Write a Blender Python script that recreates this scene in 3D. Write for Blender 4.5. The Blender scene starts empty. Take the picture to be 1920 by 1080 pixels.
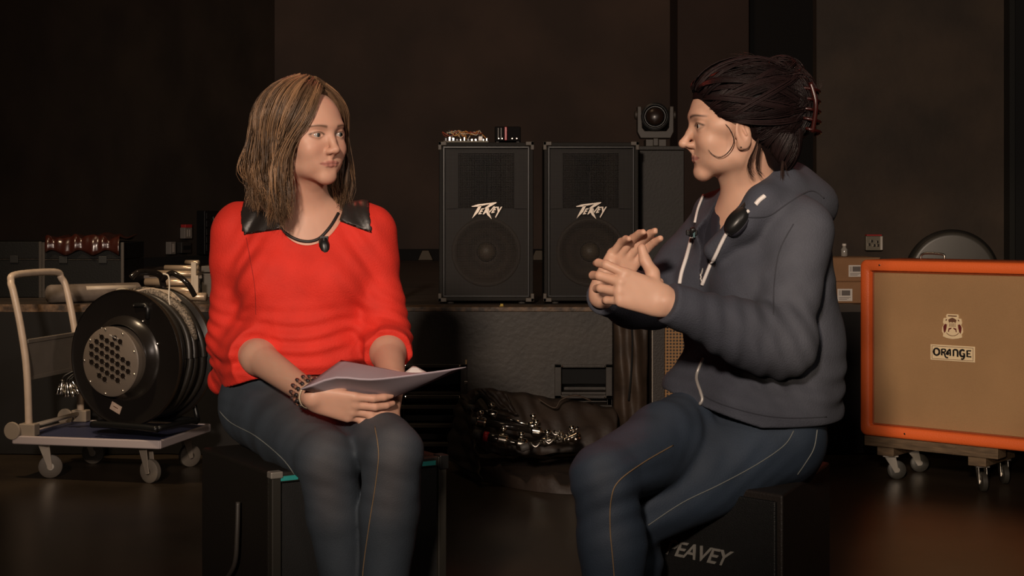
import bpy, bmesh, math, random
import numpy as np
from mathutils import Vector, Matrix
from mathutils.bvhtree import BVHTree
random.seed(7); rng = np.random.default_rng(7)
SC = bpy.context.scene
COL = SC.collection
F, HY, CH = 2730.0, 408.0, 1.03          # focal length in pixels, horizon row, camera height

# ---------------------------------------------------------------- camera, world, lights, exposure
cam_d = bpy.data.cameras.new('camera'); cam = bpy.data.objects.new('camera', cam_d); COL.objects.link(cam)
cam.location = (0, 0, CH); cam.rotation_euler = (math.pi/2, 0, 0)
cam_d.sensor_width = 36; cam_d.lens = 36*F/1920; cam_d.shift_y = -(540-HY)/1920
cam_d.clip_start = 0.05; cam_d.clip_end = 60
SC.camera = cam
w = bpy.data.worlds.new('world'); SC.world = w; w.use_nodes = True
w.node_tree.nodes['Background'].inputs[0].default_value = (0.9, 0.75, 0.6, 1)
w.node_tree.nodes['Background'].inputs[1].default_value = 0.03

def lamp(name, loc, target, energy, color, size, kind='AREA', spot=None, blend=0.5):
    d = bpy.data.lights.new(name, kind); o = bpy.data.objects.new(name, d); COL.objects.link(o)
    o.location = loc; d.energy = energy; d.color = color
    if kind == 'AREA': d.shape = 'DISK'; d.size = size
    else: d.shadow_soft_size = size
    if spot: d.spot_size = math.radians(spot); d.spot_blend = blend
    o.rotation_euler = (Vector(target)-Vector(loc)).to_track_quat('-Z', 'Y').to_euler()
    return o
lamp('key_light', (-0.9, -2.4, 2.7), (0.09, 5.6, 1.80), 1250, (1.0, 0.80, 0.64), 0.22, 'SPOT', 42, 0.6)
lamp('fill_light', (2.2, 0.2, 2.4), (-0.36, 3.4, 1.30), 130, (1.0, 0.80, 0.68), 0.25, 'SPOT', 26, 0.7)
lamp('room_fill_light', (1.6, -0.6, 3.4), (0.0, 4.5, 0.6), 12, (1.0, 0.82, 0.68), 0.8)
lamp('red_rim_light_left', (-1.1, 5.6, 3.9), (-0.6, 3.4, 1.1), 55, (1.0, 0.10, 0.06), 0.15, 'SPOT', 45)
lamp('red_rim_light_right', (1.3, 5.6, 3.9), (0.5, 3.1, 1.1), 34, (1.0, 0.10, 0.08), 0.15, 'SPOT', 45)
lamp('stage_top_light', (-0.6, 5.9, 4.4), (-0.6, 6.4, 0.6), 26, (1.0, 0.66, 0.38), 0.3, 'SPOT', 110)
lamp('left_stage_light', (-2.4, 4.6, 3.6), (-1.75, 6.3, 0.55), 230, (1.0, 0.72, 0.45), 0.12, 'SPOT', 44, 0.8)
lamp('cabinet_boost_light', (-0.36, -0.5, 1.35), (1.98, 5.7, 0.52), 330, (1.0, 0.76, 0.52), 0.06, 'SPOT', 15, 0.5)  # added spot near the camera, there to brighten the orange cabinet
lamp('back_wall_light', (0.6, 9.0, 4.4), (0.0, 12.8, 1.6), 16, (1.0, 0.62, 0.42), 0.6)
SC.view_settings.view_transform = 'Standard'; SC.view_settings.look = 'None'
SC.view_settings.gamma = 1.0; SC.view_settings.exposure = 0.0; SC.view_settings.use_curve_mapping = False

def P(px, py, d): return Vector(((px-960)*d/F, d, CH-(py-HY)*d/F))

# ---------------------------------------------------------------- materials
def lin(c):
    return tuple(((v/255)/12.92 if v/255 <= 0.04045 else ((v/255+0.055)/1.055)**2.4) for v in c)
MATS = {}
def mat(name, col=(0.5, 0.5, 0.5), rough=0.6, metal=0.0, noise=0.0, nscale=8.0, bump=0.0, bscale=60.0, col2=None,
        spec=0.5, attr=None, sss=0.0, coat=0.0, wave=None, stretch=(1, 1, 1), emit=0.0, detail=4.0):
    if name in MATS: return MATS[name]
    m = bpy.data.materials.new(name); m.use_nodes = True; nt = m.node_tree; N = nt.nodes; L = nt.links
    b = N['Principled BSDF']; b.inputs['Roughness'].default_value = rough; b.inputs['Metallic'].default_value = metal
    b.inputs['Specular IOR Level'].default_value = spec
    b.inputs['Base Color'].default_value = (*col, 1)
    if coat: b.inputs['Coat Weight'].default_value = coat
    if sss:
        b.inputs['Subsurface Weight'].default_value = sss
        b.inputs['Subsurface Radius'].default_value = (1.0, 0.35, 0.2); b.inputs['Subsurface Scale'].default_value = 0.006
    if emit: b.inputs['Emission Color'].default_value = (*col, 1); b.inputs['Emission Strength'].default_value = emit
    tc = N.new('ShaderNodeTexCoord'); mp = N.new('ShaderNodeMapping'); L.new(tc.outputs['Object'], mp.inputs['Vector'])
    mp.inputs['Scale'].default_value = stretch
    src = None
    if attr:
        a = N.new('ShaderNodeAttribute'); a.attribute_name = attr; src = a.outputs['Color']
    if noise > 0 or col2 is not None:
        n = N.new('ShaderNodeTexNoise'); n.inputs['Scale'].default_value = nscale; n.inputs['Detail'].default_value = detail
        L.new(mp.outputs[0], n.inputs['Vector'])
        r = N.new('ShaderNodeValToRGB'); r.color_ramp.elements[0].position = 0.35; r.color_ramp.elements[1].position = 0.68
        L.new(n.outputs['Fac'], r.inputs['Fac'])
        mx = N.new('ShaderNodeMix'); mx.data_type = 'RGBA'
        L.new(r.outputs['Color'], mx.inputs[0])
        if src is not None:
            mx.inputs[0].default_value = 0
            mm = N.new('ShaderNodeMix'); mm.data_type = 'RGBA'; mm.blend_type = 'MULTIPLY'; mm.inputs[0].default_value = noise
            L.new(src, mm.inputs[6]); L.new(r.outputs['Color'], mm.inputs[7]); src = mm.outputs[2]
        else:
            c2 = col2 if col2 is not None else tuple(v*(1-noise) for v in col)
            mx.inputs[6].default_value = (*c2, 1); mx.inputs[7].default_value = (*col, 1); src = mx.outputs[2]
    if src is not None: L.new(src, b.inputs['Base Color'])
    if bump > 0:
        if wave:
            t = N.new('ShaderNodeTexWave'); t.wave_type = 'BANDS'; t.bands_direction = wave; t.inputs['Scale'].default_value = bscale
            t.inputs['Distortion'].default_value = 1.0
        else:
            t = N.new('ShaderNodeTexNoise'); t.inputs['Scale'].default_value = bscale; t.inputs['Detail'].default_value = 3
        L.new(mp.outputs[0], t.inputs['Vector'])
        bp = N.new('ShaderNodeBump'); bp.inputs['Strength'].default_value = bump; bp.inputs['Distance'].default_value = 0.004
        L.new(t.outputs['Fac'], bp.inputs['Height']); L.new(bp.outputs[0], b.inputs['Normal'])
    MATS[name] = m
    return m
blk = mat('black_tolex', (0.010, 0.008, 0.006), 0.6, bump=0.4, bscale=300, spec=0.25)
blkp = mat('black_plastic', (0.010, 0.010, 0.010), 0.38)
blkm = mat('black_metal', (0.012, 0.012, 0.012), 0.35, metal=0.3)
rubber = mat('grey_rubber', (0.06, 0.055, 0.05), 0.6)
chrome = mat('chrome', (0.75, 0.70, 0.62), 0.18, metal=1.0)
steel = mat('brushed_steel', (0.45, 0.42, 0.38), 0.35, metal=1.0)
brass = mat('brass', (0.8, 0.55, 0.28), 0.25, metal=1.0)

# ---------------------------------------------------------------- mesh helpers
class MB:
    def __init__(s): s.v = []; s.f = []
    def add(s, vs, fs):
        o = len(s.v); s.v += [tuple(v) for v in vs]; s.f += [tuple(i+o for i in f) for f in fs]; return s
    def box(s, lo, hi, M=None):
        x0, y0, z0 = lo; x1, y1, z1 = hi
        vs = [Vector(p) for p in [(x0,y0,z0),(x1,y0,z0),(x1,y1,z0),(x0,y1,z0),(x0,y0,z1),(x1,y0,z1),(x1,y1,z1),(x0,y1,z1)]]
        if M is not None: vs = [M @ v for v in vs]
        return s.add(vs, [(0,3,2,1),(4,5,6,7),(0,1,5,4),(1,2,6,5),(2,3,7,6),(3,0,4,7)])
    def tube(s, pts, r, n=10, caps=True, flat=1.0, up=None):
        pts = [Vector(p) for p in pts]; m = len(pts)
        rs = r if isinstance(r, (list, tuple)) else [r]*m
        vs = []; prev = None
        for i, p in enumerate(pts):
            t = (pts[min(i+1, m-1)]-pts[max(i-1, 0)]).normalized()
            if prev is None:
                a = Vector(up) if up is not None else (Vector((0,0,1)) if abs(t.z) < 0.9 else Vector((1,0,0)))
            else: a = prev
            u = (a - t*a.dot(t)).normalized(); v = t.cross(u); prev = u
            for k in range(n):
                q = 2*math.pi*k/n
                vs.append(p+(u*math.cos(q)*flat+v*math.sin(q))*rs[i])
        fs = [(i*n+k, i*n+(k+1)%n, (i+1)*n+(k+1)%n, (i+1)*n+k) for i in range(m-1) for k in range(n)]
        if caps: fs += [tuple(range(n-1, -1, -1)), tuple((m-1)*n+k for k in range(n))]
        return s.add(vs, fs)
    def lathe(s, prof, M=None, n=24, caps=True):      # prof: (radius, height) about z
        vs = []
        for r, z in prof:
            for k in range(n):
                q = 2*math.pi*k/n; vs.append(Vector((r*math.cos(q), r*math.sin(q), z)))
        if M is not None: vs = [M @ v for v in vs]
        m = len(prof)
        fs = [(i*n+k, i*n+(k+1)%n, (i+1)*n+(k+1)%n, (i+1)*n+k) for i in range(m-1) for k in range(n)]
        if caps: fs += [tuple(range(n-1, -1, -1)), tuple((m-1)*n+k for k in range(n))]
        return s.add(vs, fs)
    def prism(s, poly, z0, z1, M=None):
        n = len(poly)
        vs = [Vector((x, y, z0)) for x, y in poly]+[Vector((x, y, z1)) for x, y in poly]
        if M is not None: vs = [M @ v for v in vs]
        a = sum(poly[i][0]*poly[(i+1)%n][1]-poly[(i+1)%n][0]*poly[i][1] for i in range(n))
        fs = [tuple(range(n-1, -1, -1)), tuple(range(n, 2*n))]+[(i, (i+1)%n, n+(i+1)%n, n+i) for i in range(n)]
        if a < 0: fs = [tuple(reversed(f)) for f in fs]
        return s.add(vs, fs)
    def build(s, name, m, parent=None, smooth=False, bevel=0.0, seg=2, mats=None, angle=0.7):
        me = bpy.data.meshes.new(name); me.from_pydata(s.v, [], s.f); me.update()
        o = bpy.data.objects.new(name, me); COL.objects.link(o)
        me.materials.append(m)
        if smooth: me.shade_smooth()
        if bevel:
            b = o.modifiers.new('bevel', 'BEVEL'); b.width = bevel; b.segments = seg; b.limit_method = 'ANGLE'; b.angle_limit = angle
            me.shade_smooth()
            b.harden_normals = True
        if parent is not None:
            o.parent = parent; o.matrix_parent_inverse = parent.matrix_world.inverted()
        return o
def tag(o, label, cat, group=None, kind=None):
    if label: o['label'] = label
    if cat: o['category'] = cat
    if group: o['group'] = group
    if kind: o['kind'] = kind
    return o
def thing(name, label, cat, loc=(0,0,0), rz=0.0, group=None):
    o = bpy.data.objects.new(name, None); COL.objects.link(o); o.empty_display_size = 0.1
    o.location = loc; o.rotation_euler = (0, 0, rz)
    o.matrix_world = Matrix.Translation(Vector(loc)) @ Matrix.Rotation(rz, 4, 'Z')
    return tag(o, label, cat, group)
def lpart(mb, name, m, root, **k):       # part given in the local frame of its root
    par = root
    o = mb.build(name, m, None, **k); o.parent = par
    return o
def struct(o): o['kind'] = 'structure'; return o
def frame3(x, y, z, o):                    # matrix with the given axes
    M = Matrix.Identity(4)
    for i, a in enumerate((x, y, z)):
        for j in range(3): M[j][i] = a[j]
    for j in range(3): M[j][3] = o[j]
    return M
def axisM(o, d):                           # z axis along d
    d = Vector(d).normalized(); return Matrix.Translation(Vector(o)) @ d.to_track_quat('Z', 'Y').to_matrix().to_4x4()
def smooth_path(pts, n=8):
    pts = [Vector(p) for p in pts]; out = []
    for i in range(len(pts)-1):
        p0 = pts[max(i-1, 0)]; p1 = pts[i]; p2 = pts[i+1]; p3 = pts[min(i+2, len(pts)-1)]
        for k in range(n):
            t = k/n
            out.append(0.5*((2*p1)+(p2-p0)*t+(2*p0-5*p1+4*p2-p3)*t*t+(3*p1-p0-3*p2+p3)*t**3))
    out.append(pts[-1]); return out
def copy_tree(o, parent=None):
    c = o.copy(); COL.objects.link(c)
    if parent is not None: c.parent = parent
    for ch in list(o.children): copy_tree(ch, c)
    return c
def text_mesh(s, size, shear=0.0, offset=0.0, extrude=0.002, space=1.0):
    c = bpy.data.curves.new('text', 'FONT'); c.body = s; c.size = size; c.shear = shear; c.offset = offset
    c.extrude = extrude; c.space_character = space; c.align_x = 'CENTER'; c.align_y = 'CENTER'; c.resolution_u = 3
    o = bpy.data.objects.new('text', c); COL.objects.link(o)
    bpy.context.view_layer.update()
    me = bpy.data.meshes.new_from_object(o.evaluated_get(bpy.context.evaluated_depsgraph_get()))
    bpy.data.objects.remove(o); bpy.data.curves.remove(c)
    return me

# ---------------------------------------------------------------- the setting
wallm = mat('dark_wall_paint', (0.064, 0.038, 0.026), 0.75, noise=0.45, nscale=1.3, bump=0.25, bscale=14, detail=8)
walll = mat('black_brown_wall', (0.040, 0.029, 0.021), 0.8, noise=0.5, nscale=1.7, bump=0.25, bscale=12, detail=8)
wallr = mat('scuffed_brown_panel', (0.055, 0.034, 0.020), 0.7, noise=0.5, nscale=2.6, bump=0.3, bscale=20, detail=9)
voidm = mat('black_drape', (0.004, 0.004, 0.004), 0.9)
fm = mat('worn_dark_floor', (0.046, 0.032, 0.020), 0.33, noise=0.55, nscale=2.2, bump=0.12, bscale=9, detail=9)
struct(MB().box((-6.5, -3.5, -0.1), (6.5, 6.35, 0)).build('floor', fm))
struct(MB().box((-6.5, -3.5, 5.0), (6.5, 13.6, 5.1)).build('ceiling', voidm))
STZ = 0.65
sm = mat('stage_top_boards', (0.050, 0.035, 0.024), 0.55, noise=0.5, nscale=3, bump=0.2, bscale=25, stretch=(1, 4, 1), detail=8)
stage = struct(MB().box((-6.5, 6.35, -0.1), (6.5, 13.2, STZ)).build('stage_platform', sm))
edge = mat('scuffed_stage_edge', (0.20, 0.115, 0.06), 0.5, noise=0.85, nscale=26, bump=0.4, bscale=60)
MB().box((-6.5, 6.335, STZ-0.03), (-0.54, 6.35, STZ+0.002)).build('stage_nosing', edge, stage)
struct(MB().box((-2.119, 13.0, STZ), (6.5, 13.2, 5.0)).build('wall_back', wallm))
sk_ = mat('black_skirt_cloth', (0.006, 0.005, 0.0045), 0.9)
for xa_, xb_ in ((-6.5, -0.60), (0.72, 6.5)):
    n_ = int((xb_-xa_)/0.05); vs = []; mb = MB()
    for i in range(n_+1):
        x = xa_+(xb_-xa_)*i/n_; y = 6.325+0.007*math.sin(i*0.9)+0.004*math.sin(i*2.1)
        vs += [(x, y, 0.004), (x, y, STZ-0.03)]
    mb.add(vs, [(2*i, 2*i+2, 2*i+3, 2*i+1) for i in range(n_)]); mb.build('stage_skirt', sk_, stage, smooth=True)
# splayed left wall
a = Vector((-2.119, 13.0, 0)); b2 = Vector((-5.2, 5.9, 0)); dirw = (b2-a).normalized(); nw = Vector((dirw.y, -dirw.x, 0))
if nw.x > 0: nw = -nw
Lw = (b2-a).length
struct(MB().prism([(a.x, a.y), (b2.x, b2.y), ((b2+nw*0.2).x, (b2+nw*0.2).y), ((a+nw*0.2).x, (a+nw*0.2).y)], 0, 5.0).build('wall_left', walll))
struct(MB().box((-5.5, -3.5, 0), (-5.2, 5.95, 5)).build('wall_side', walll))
struct(MB().prism([(a.x-nw.x*0.0, a.y), (b2.x, b2.y), ((b2-nw*0.03).x, (b2-nw*0.03).y), ((a-nw*0.03).x, (a-nw*0.03).y)], STZ, STZ+0.07).build('baseboard_left', voidm))
struct(MB().box((-2.12, 12.96, STZ), (1.4, 13.0, STZ+0.10)).build('baseboard_back', voidm))
# right-hand side: brown pier, black gap, scuffed panel, black post
def xat(px, d): return (px-960)*d/F
struct(MB().box((xat(1270, 12.4), 12.4, STZ), (xat(1405, 12.4), 12.99, 5.0)).build('trim_1', mat('brown_pier_paint', (0.042, 0.024, 0.018), 0.8, noise=0.3, nscale=2), bevel=0.01))
struct(MB().box((xat(1405, 12.6), 12.6, STZ), (xat(1560, 12.6), 12.7, 5.0)).build('trim_2', voidm))
struct(MB().box((xat(1531, 8.6), 8.6, STZ), (xat(1893, 8.6), 8.7, 5.0)).build('wall_right', wallr))
struct(MB().box((xat(1893, 8.5), 8.5, STZ), (xat(1903, 8.5), 8.62, 5.0)).build('trim_3', mat('dark_steel_edge', (0.03, 0.03, 0.028), 0.4, metal=0.6)))
struct(MB().box((xat(1903, 8.7), 8.7, STZ), (6.5, 8.8, 5.0)).build('trim_4', voidm))
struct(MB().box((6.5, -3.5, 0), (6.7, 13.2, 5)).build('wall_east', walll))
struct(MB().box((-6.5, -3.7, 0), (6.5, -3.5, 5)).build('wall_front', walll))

# ---------------------------------------------------------------- bass bin in the middle of the stage front
binm = mat('scuffed_black_ply', (0.038, 0.029, 0.021), 0.5, noise=0.5, nscale=5, bump=0.3, bscale=40, detail=8)
bx0, bx1 = xat(748, 6.2), xat(1148, 6.2)
t = thing('bass_bin', 'wide scuffed black bass bin with slot ports holding up the two loudspeakers', 'speaker cabinet', ((bx0+bx1)/2, 6.2, 0))
W = (bx1-bx0)/2
zt0, zt1 = CH-(747-HY)/440.3, CH-(683-HY)/440.3
px1 = (1040-960)*6.2/F-t.location.x; pxl1 = (876-960)*6.2/F-t.location.x
sh = MB()
sh.box((-W, 0.0, zt1), (W, 0.02, 0.63))                   # baffle above the ports
sh.box((pxl1, 0.0, 0.02), (px1, 0.02, zt1))               # middle of baffle
sh.box((-W, 0.02, 0.02), (-W+0.02, 0.14, 0.63)); sh.box((W-0.02, 0.02, 0.02), (W, 0.14, 0.63))
sh.box((-W, 0.12, 0.02), (W, 0.14, 0.63)); sh.box((-W, 0, 0.0), (W, 0.14, 0.02))
lpart(sh, 'cabinet', binm, t)
lpart(MB().box((-W, -0.005, 0.63), (W, 0.148, 0.65)), 'top_board', edge, t, bevel=0.003)
for sx, (x0, x1) in (('l', (-W, pxl1)), ('r', (px1, W))):
    fr = MB(); fw = 0.014
    fr.box((x0, -0.008, zt1-fw), (x1, 0.01, zt1)); fr.box((x0, -0.008, zt0), (x1, 0.01, zt0+fw))
    fr.box((x0, -0.008, zt0), (x0+fw*2, 0.01, zt1)); fr.box((x1-fw*2, -0.008, zt0), (x1, 0.01, zt1))
    fr.box((x0+0.02, 0.01, zt0+fw), (x1-0.02, 0.10, zt0+fw+0.012))
    lpart(fr, 'port_frame', mat('port_frame_paint', (0.035, 0.028, 0.022), 0.35, noise=0.3, nscale=40), t, bevel=0.002)
    b_ = MB(); b_.box((x0+0.03, 0.03, zt0+fw+0.045), (x1-0.01, 0.115, zt1-fw))
    lpart(b_, 'port_flap', voidm, t)
    l_ = MB()
    for zz, hh in ((0.215, 0.016), (0.135, 0.016), (0.055, 0.016)): l_.box((x0, 0.0, zz), (x1, 0.1, zz+hh))
    for zz in (0.24, 0.16, 0.08): l_.box((x0, 0.06, zz-0.004), (x1, 0.1, zz+0.02))
    l_.box((x0, 0.02, 0.02), (x0+0.02, 0.1, zt0)) ; l_.box((x1-0.02, 0.02, 0.02), (x1, 0.1, zt0))
    lpart(l_, 'louvre_board', binm, t, bevel=0.002)
    for k, (qx, qz) in enumerate([(x0+0.03, zt1-0.007), (x1-0.03, zt1-0.007), (x0+0.03, zt0+0.007), (x1-0.03, zt0+0.007)]):
        lpart(MB().lathe([(0.005, 0), (0.005, 0.003), (0.002, 0.005)], axisM((qx, -0.008, qz), (0, -1, 0)), 8), 'screw', chrome, t)
for qx, h0, h1 in ((xat(874, 6.2)-t.location.x, 0.345, 0.425),):
    lpart(MB().box((qx-0.003, -0.004, h0), (qx+0.003, 0.0, h1)), 'edge_strip', brass, t)
lpart(MB().box((xat(874, 6.2)-t.location.x-0.006, -0.012, 0.32), (xat(874, 6.2)-t.location.x+0.006, 0.0, 0.335)), 'latch', chrome, t, bevel=0.002)
tp = MB().box((-0.008, -0.006, 0), (0.010, 0.008, 0.003)); tp.box((-0.004, -0.008, 0.003), (0.008, 0.004, 0.011))
o = tp.build('tape_scrap', mat('yellow_tape', (0.55, 0.38, 0.06), 0.6), bevel=0.001); o.location = P(940, 577, 6.22); o.location.z = STZ+0.001
tag(o, 'small crumpled scrap of yellow tape on the front edge of the stage', 'tape')

# ---------------------------------------------------------------- PA loudspeakers
def perforated(name, col, hole, cell, solid_frac=None):
    m = bpy.data.materials.new(name); m.use_nodes = True; nt = m.node_tree; N = nt.nodes; L = nt.links
    b = N['Principled BSDF']; b.inputs['Base Color'].default_value = (*col, 1); b.inputs['Roughness'].default_value = 0.45
    b.inputs['Specular IOR Level'].default_value = 0.2
    tc = N.new('ShaderNodeTexCoord'); sep = N.new('ShaderNodeSeparateXYZ'); L.new(tc.outputs['Object'], sep.inputs[0])
    outs = []
    for ax in ('X', 'Z'):
        mu = N.new('ShaderNodeMath'); mu.operation = 'MULTIPLY'; mu.inputs[1].default_value = 2*math.pi/cell
        L.new(sep.outputs[ax], mu.inputs[0]); c = N.new('ShaderNodeMath'); c.operation = 'COSINE'; L.new(mu.outputs[0], c.inputs[0]); outs.append(c)
    ad = N.new('ShaderNodeMath'); ad.operation = 'ADD'; L.new(outs[0].outputs[0], ad.inputs[0]); L.new(outs[1].outputs[0], ad.inputs[1])
    gt = N.new('ShaderNodeMath'); gt.operation = 'LESS_THAN'; gt.inputs[1].default_value = hole; L.new(ad.outputs[0], gt.inputs[0])
    L.new(gt.outputs[0], b.inputs['Alpha'])
    return m
grm = perforated('perforated_black_steel', (0.009, 0.0065, 0.005), -0.25, 0.0058)
LOGO = [  # angular lettering, drawn in a 290 x 160 box
    [(0, 38), (60, 20), (232, 0), (238, 6), (180, 40), (142, 62), (120, 58), (172, 18), (60, 42), (4, 44)],
    [(68, 34), (98, 28), (66, 92), (4, 154), (30, 100)],
    [(92, 60), (120, 56), (114, 68), (98, 70), (94, 80), (108, 78), (102, 90), (88, 92), (82, 104), (98, 102), (92, 112), (62, 116)],
    [(132, 62), (150, 58), (158, 76), (190, 160), (146, 118), (140, 100), (128, 102), (118, 114), (104, 116)],
    [(150, 58), (164, 56), (168, 88), (206, 40), (222, 36), (164, 108)],
    [(214, 46), (242, 42), (236, 54), (222, 56), (216, 66), (230, 64), (224, 76), (210, 78), (204, 90), (220, 88), (214, 98), (184, 104)],
    [(240, 44), (256, 42), (258, 74), (276, 44), (290, 42), (228, 148), (222, 140), (246, 92)]]
logom = mat('silver_logo', (0.72, 0.62, 0.52), 0.35, metal=0.25)
def pa_speaker(label, px0, px1, dust):
    d = 6.42; x0, x1 = xat(px0, d), xat(px1, d); w = (x1-x0)/2; H = 0.70; D = 0.40
    r = thing('loudspeaker', label, 'loudspeaker', ((x0+x1)/2, d, STZ+0.012), 0, 'loudspeakers on the bass bin')
    b = MB(); tk = 0.018
    b.box((-w, 0, 0), (w, D, tk)); b.box((-w, 0, H-tk), (w, D, H)); b.box((-w, 0, tk), (-w+tk, D, H-tk)); b.box((w-tk, 0, tk), (w, D, H-tk))
    b.box((-w+tk, D-tk, tk), (w-tk, D, H-tk))
    lpart(b, 'cabinet', blk, r, bevel=0.003)
    # baffle with two openings
    zc, R = 0.215, 0.155; hz0, hz1, hw = 0.405, 0.655, 0.125
    bm = MB(); y = 0.045
    n = 32; ring = [(R*math.cos(2*math.pi*k/n), zc+R*math.sin(2*math.pi*k/n)) for k in range(n)]
    sq = []
    for cx, cz in ring:
        dx, dz = cx, cz-zc; s_ = (w-tk)/max(abs(dx), abs(dz)*(w-tk)/0.195, 1e-6); sq.append((dx*s_, zc+dz*s_))
    vs = [(x_, y, z_) for x_, z_ in ring]+[(x_, y, z_) for x_, z_ in sq]
    bm.add(vs, [(k, (k+1) % n, n+(k+1) % n, n+k) for k in range(n)])
    bm.box((-w+tk, y, 0.405), (-hw, y+0.01, H-tk)); bm.box((hw, y, 0.405), (w-tk, y+0.01, H-tk)); bm.box((-hw, y, hz1), (hw, y+0.01, H-tk))
    bafm = mat('brown_black_baffle', (0.022, 0.015, 0.010), 0.55, spec=0.3)
    lpart(bm, 'baffle', bafm, r)
    hm = MB()  # horn flare: outer rim tapering into the throat
    zo = (hz0+hz1)/2
    rings = []
    for s_, yy in ((1.0, y), (0.93, y+0.008), (0.62, y+0.05), (0.40, y+0.10), (0.08, y+0.20)):
        ww, hh = hw*s_*(1 if s_ > 0.9 else 0.9), (hz1-hz0)/2*(1.0 if s_ > 0.9 else 0.55+0.45*s_)
        rings.append([(-ww, yy, zo-hh), (ww, yy, zo-hh), (ww, yy, zo+hh), (-ww, yy, zo+hh)])
    vs = [v for q in rings for v in q]
    hm.add(vs, [(i*4+k, i*4+(k+1) % 4, (i+1)*4+(k+1) % 4, (i+1)*4+k) for i in range(4) for k in range(4)])
    lpart(hm, 'horn', mat('horn_plastic', (0.020, 0.014, 0.010), 0.35, spec=0.3), r)
    M = axisM((0, y, zc), (0, -1, 0))
    wf = lpart(MB().lathe([(0.155, 0.002), (0.150, 0.008), (0.138, 0.006), (0.132, -0.002), (0.055, -0.055), (0.045, -0.058)], M, 40, caps=False), 'woofer_cone', mat('paper_cone', (0.050, 0.034, 0.022), 0.7), r, smooth=True)
    M2 = M
    c = MB().lathe([(0.046, -0.060), (0.040, -0.042), (0.026, -0.030), (0.010, -0.025), (0.001, -0.0245)], M2, 24).build('dust_cap', mat('dust_cap', (0.085, 0.060, 0.034), 0.5), None, smooth=True); c.parent = wf
    g = MB(); g.box((-w+tk, 0.008, tk), (w-tk, 0.009, H-tk))
    lpart(g, 'grille', grm, r)
    gf = MB(); q = 0.006
    gf.box((-w+tk, 0.004, tk), (w-tk, 0.012, tk+q)); gf.box((-w+tk, 0.004, H-tk-q), (w-tk, 0.012, H-tk)); gf.box((-w+tk, 0.004, tk+q), (-w+tk+q, 0.012, H-tk-q)); gf.box((w-tk-q, 0.004, tk+q), (w-tk, 0.012, H-tk-q))
    lpart(gf, 'grille_frame', blkm, r, bevel=0.001)
    for sx in (-1, 1):
        for zz in (0, H):
            cb = MB(); s2 = 1 if zz == 0 else -1
            e = 0.004; k = 0.034
            cb.box((min(sx*(w+e), sx*(w-k)), -e, min(zz-s2*e, zz+s2*0.014)), (max(sx*(w+e), sx*(w-k)), 0.03, max(zz-s2*e, zz+s2*0.014)))
            cb.box((min(sx*(w+e), sx*(w-0.012)), -e, min(zz-s2*e, zz+s2*k)), (max(sx*(w+e), sx*(w-0.012)), 0.03, max(zz-s2*e, zz+s2*k)))
            lpart(cb, 'corner_protector', mat('worn_corner_plastic', (0.075, 0.058, 0.042), 0.5), r, bevel=0.003)
    lg = MB(); sc = 0.136/290; lx = (913-(px0+px1)/2)*d/F if px0 < 1000 else (1109-(px0+px1)/2)*d/F; lz = CH-(395-HY)*d/F-STZ-0.012
    for pol in LOGO:
        lg.prism([((u-145)*sc+lx, -(v-80)*sc) for u, v in pol], 0, 0.004, Matrix.Translation((0, 0.003, lz)) @ Matrix.Rotation(math.pi/2, 4, 'X'))
    lpart(lg, 'logo_badge', logom, r)
    for sx in (-1, 1):
        for yy in (0.04, D-0.04): lpart(MB().lathe([(0.015, -0.0115), (0.018, 0)], Matrix.Translation((sx*(w-0.05), yy, 0)), 12), 'rubber_foot', rubber, r)
    return r
pa_speaker('black loudspeaker with a cable tangle and small black box on top', 823, 1000, 1)
pa_speaker('black loudspeaker standing between the first loudspeaker and the moving-head light', 1020, 1197, 0)
# tangle of wires on a little board
tz = STZ+0.012+0.70
def wirepath(c, rx, ry, rz, n, wob):
    pts = []; q0 = random.random()*6
    for k in range(n):
        q = q0+k*0.9
        pts.append((c[0]+rx*math.cos(q)*random.uniform(0.4, 1), c[1]+ry*math.sin(q)*random.uniform(0.4, 1), c[2]+abs(math.sin(k*1.7+q0))*rz+random.uniform(0, wob)))
    return smooth_path(pts, 5)
r = thing('circuit_board', 'wire-covered circuit board with orange and silver leads on the first loudspeaker', 'electronics', (xat(868, 6.5), 6.52, tz+0.001))
lpart(MB().box((-0.085, -0.06, 0.0), (0.115, 0.06, 0.008)), 'board', mat('board_green_brown', (0.10, 0.08, 0.04), 0.5), r, bevel=0.001)
wc = [(0.75, 0.38, 0.12), (0.7, 0.3, 0.08), (0.75, 0.65, 0.5), (0.45, 0.09, 0.05), (0.6, 0.5, 0.35), (0.12, 0.12, 0.14)]
for k in range(14):
    c = wc[k % 6]
    lpart(MB().tube(wirepath((random.uniform(-0.05, 0.06), 0, 0.012), 0.05, 0.04, 0.038, 6, 0.01), 0.0020, 5), 'wire', mat('wire_%d' % (k % 6), c, 0.35, coat=0.3), r, smooth=True)
for k in range(12):
    x = -0.075+k*0.0165; s_ = random.uniform(0.006, 0.010); yy = random.uniform(-0.055, -0.03)
    lpart(MB().box((x-s_/2, yy, 0.008), (x+s_/2, yy+0.012, 0.010+random.uniform(0.006, 0.018))), 'component', chrome if k % 3 else mat('grey_part', (0.25, 0.27, 0.3), 0.4), r, bevel=0.001)
lpart(MB().box((0.070, -0.055, 0.008), (0.088, -0.04, 0.028)), 'component', mat('white_led_housing', (0.85, 0.8, 0.75), 0.3), r, bevel=0.002)
r = thing('small_amplifier', 'small black electronics box with one red stripe on the first loudspeaker', 'electronics', (xat(952, 6.5), 6.5, tz+0.001))
hw_ = 0.058
lpart(MB().box((-hw_, -0.03, 0.006), (hw_, 0.07, 0.072)), 'case', mat('matt_black_case', (0.006, 0.005, 0.005), 0.7, spec=0.1), r, bevel=0.004)
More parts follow.
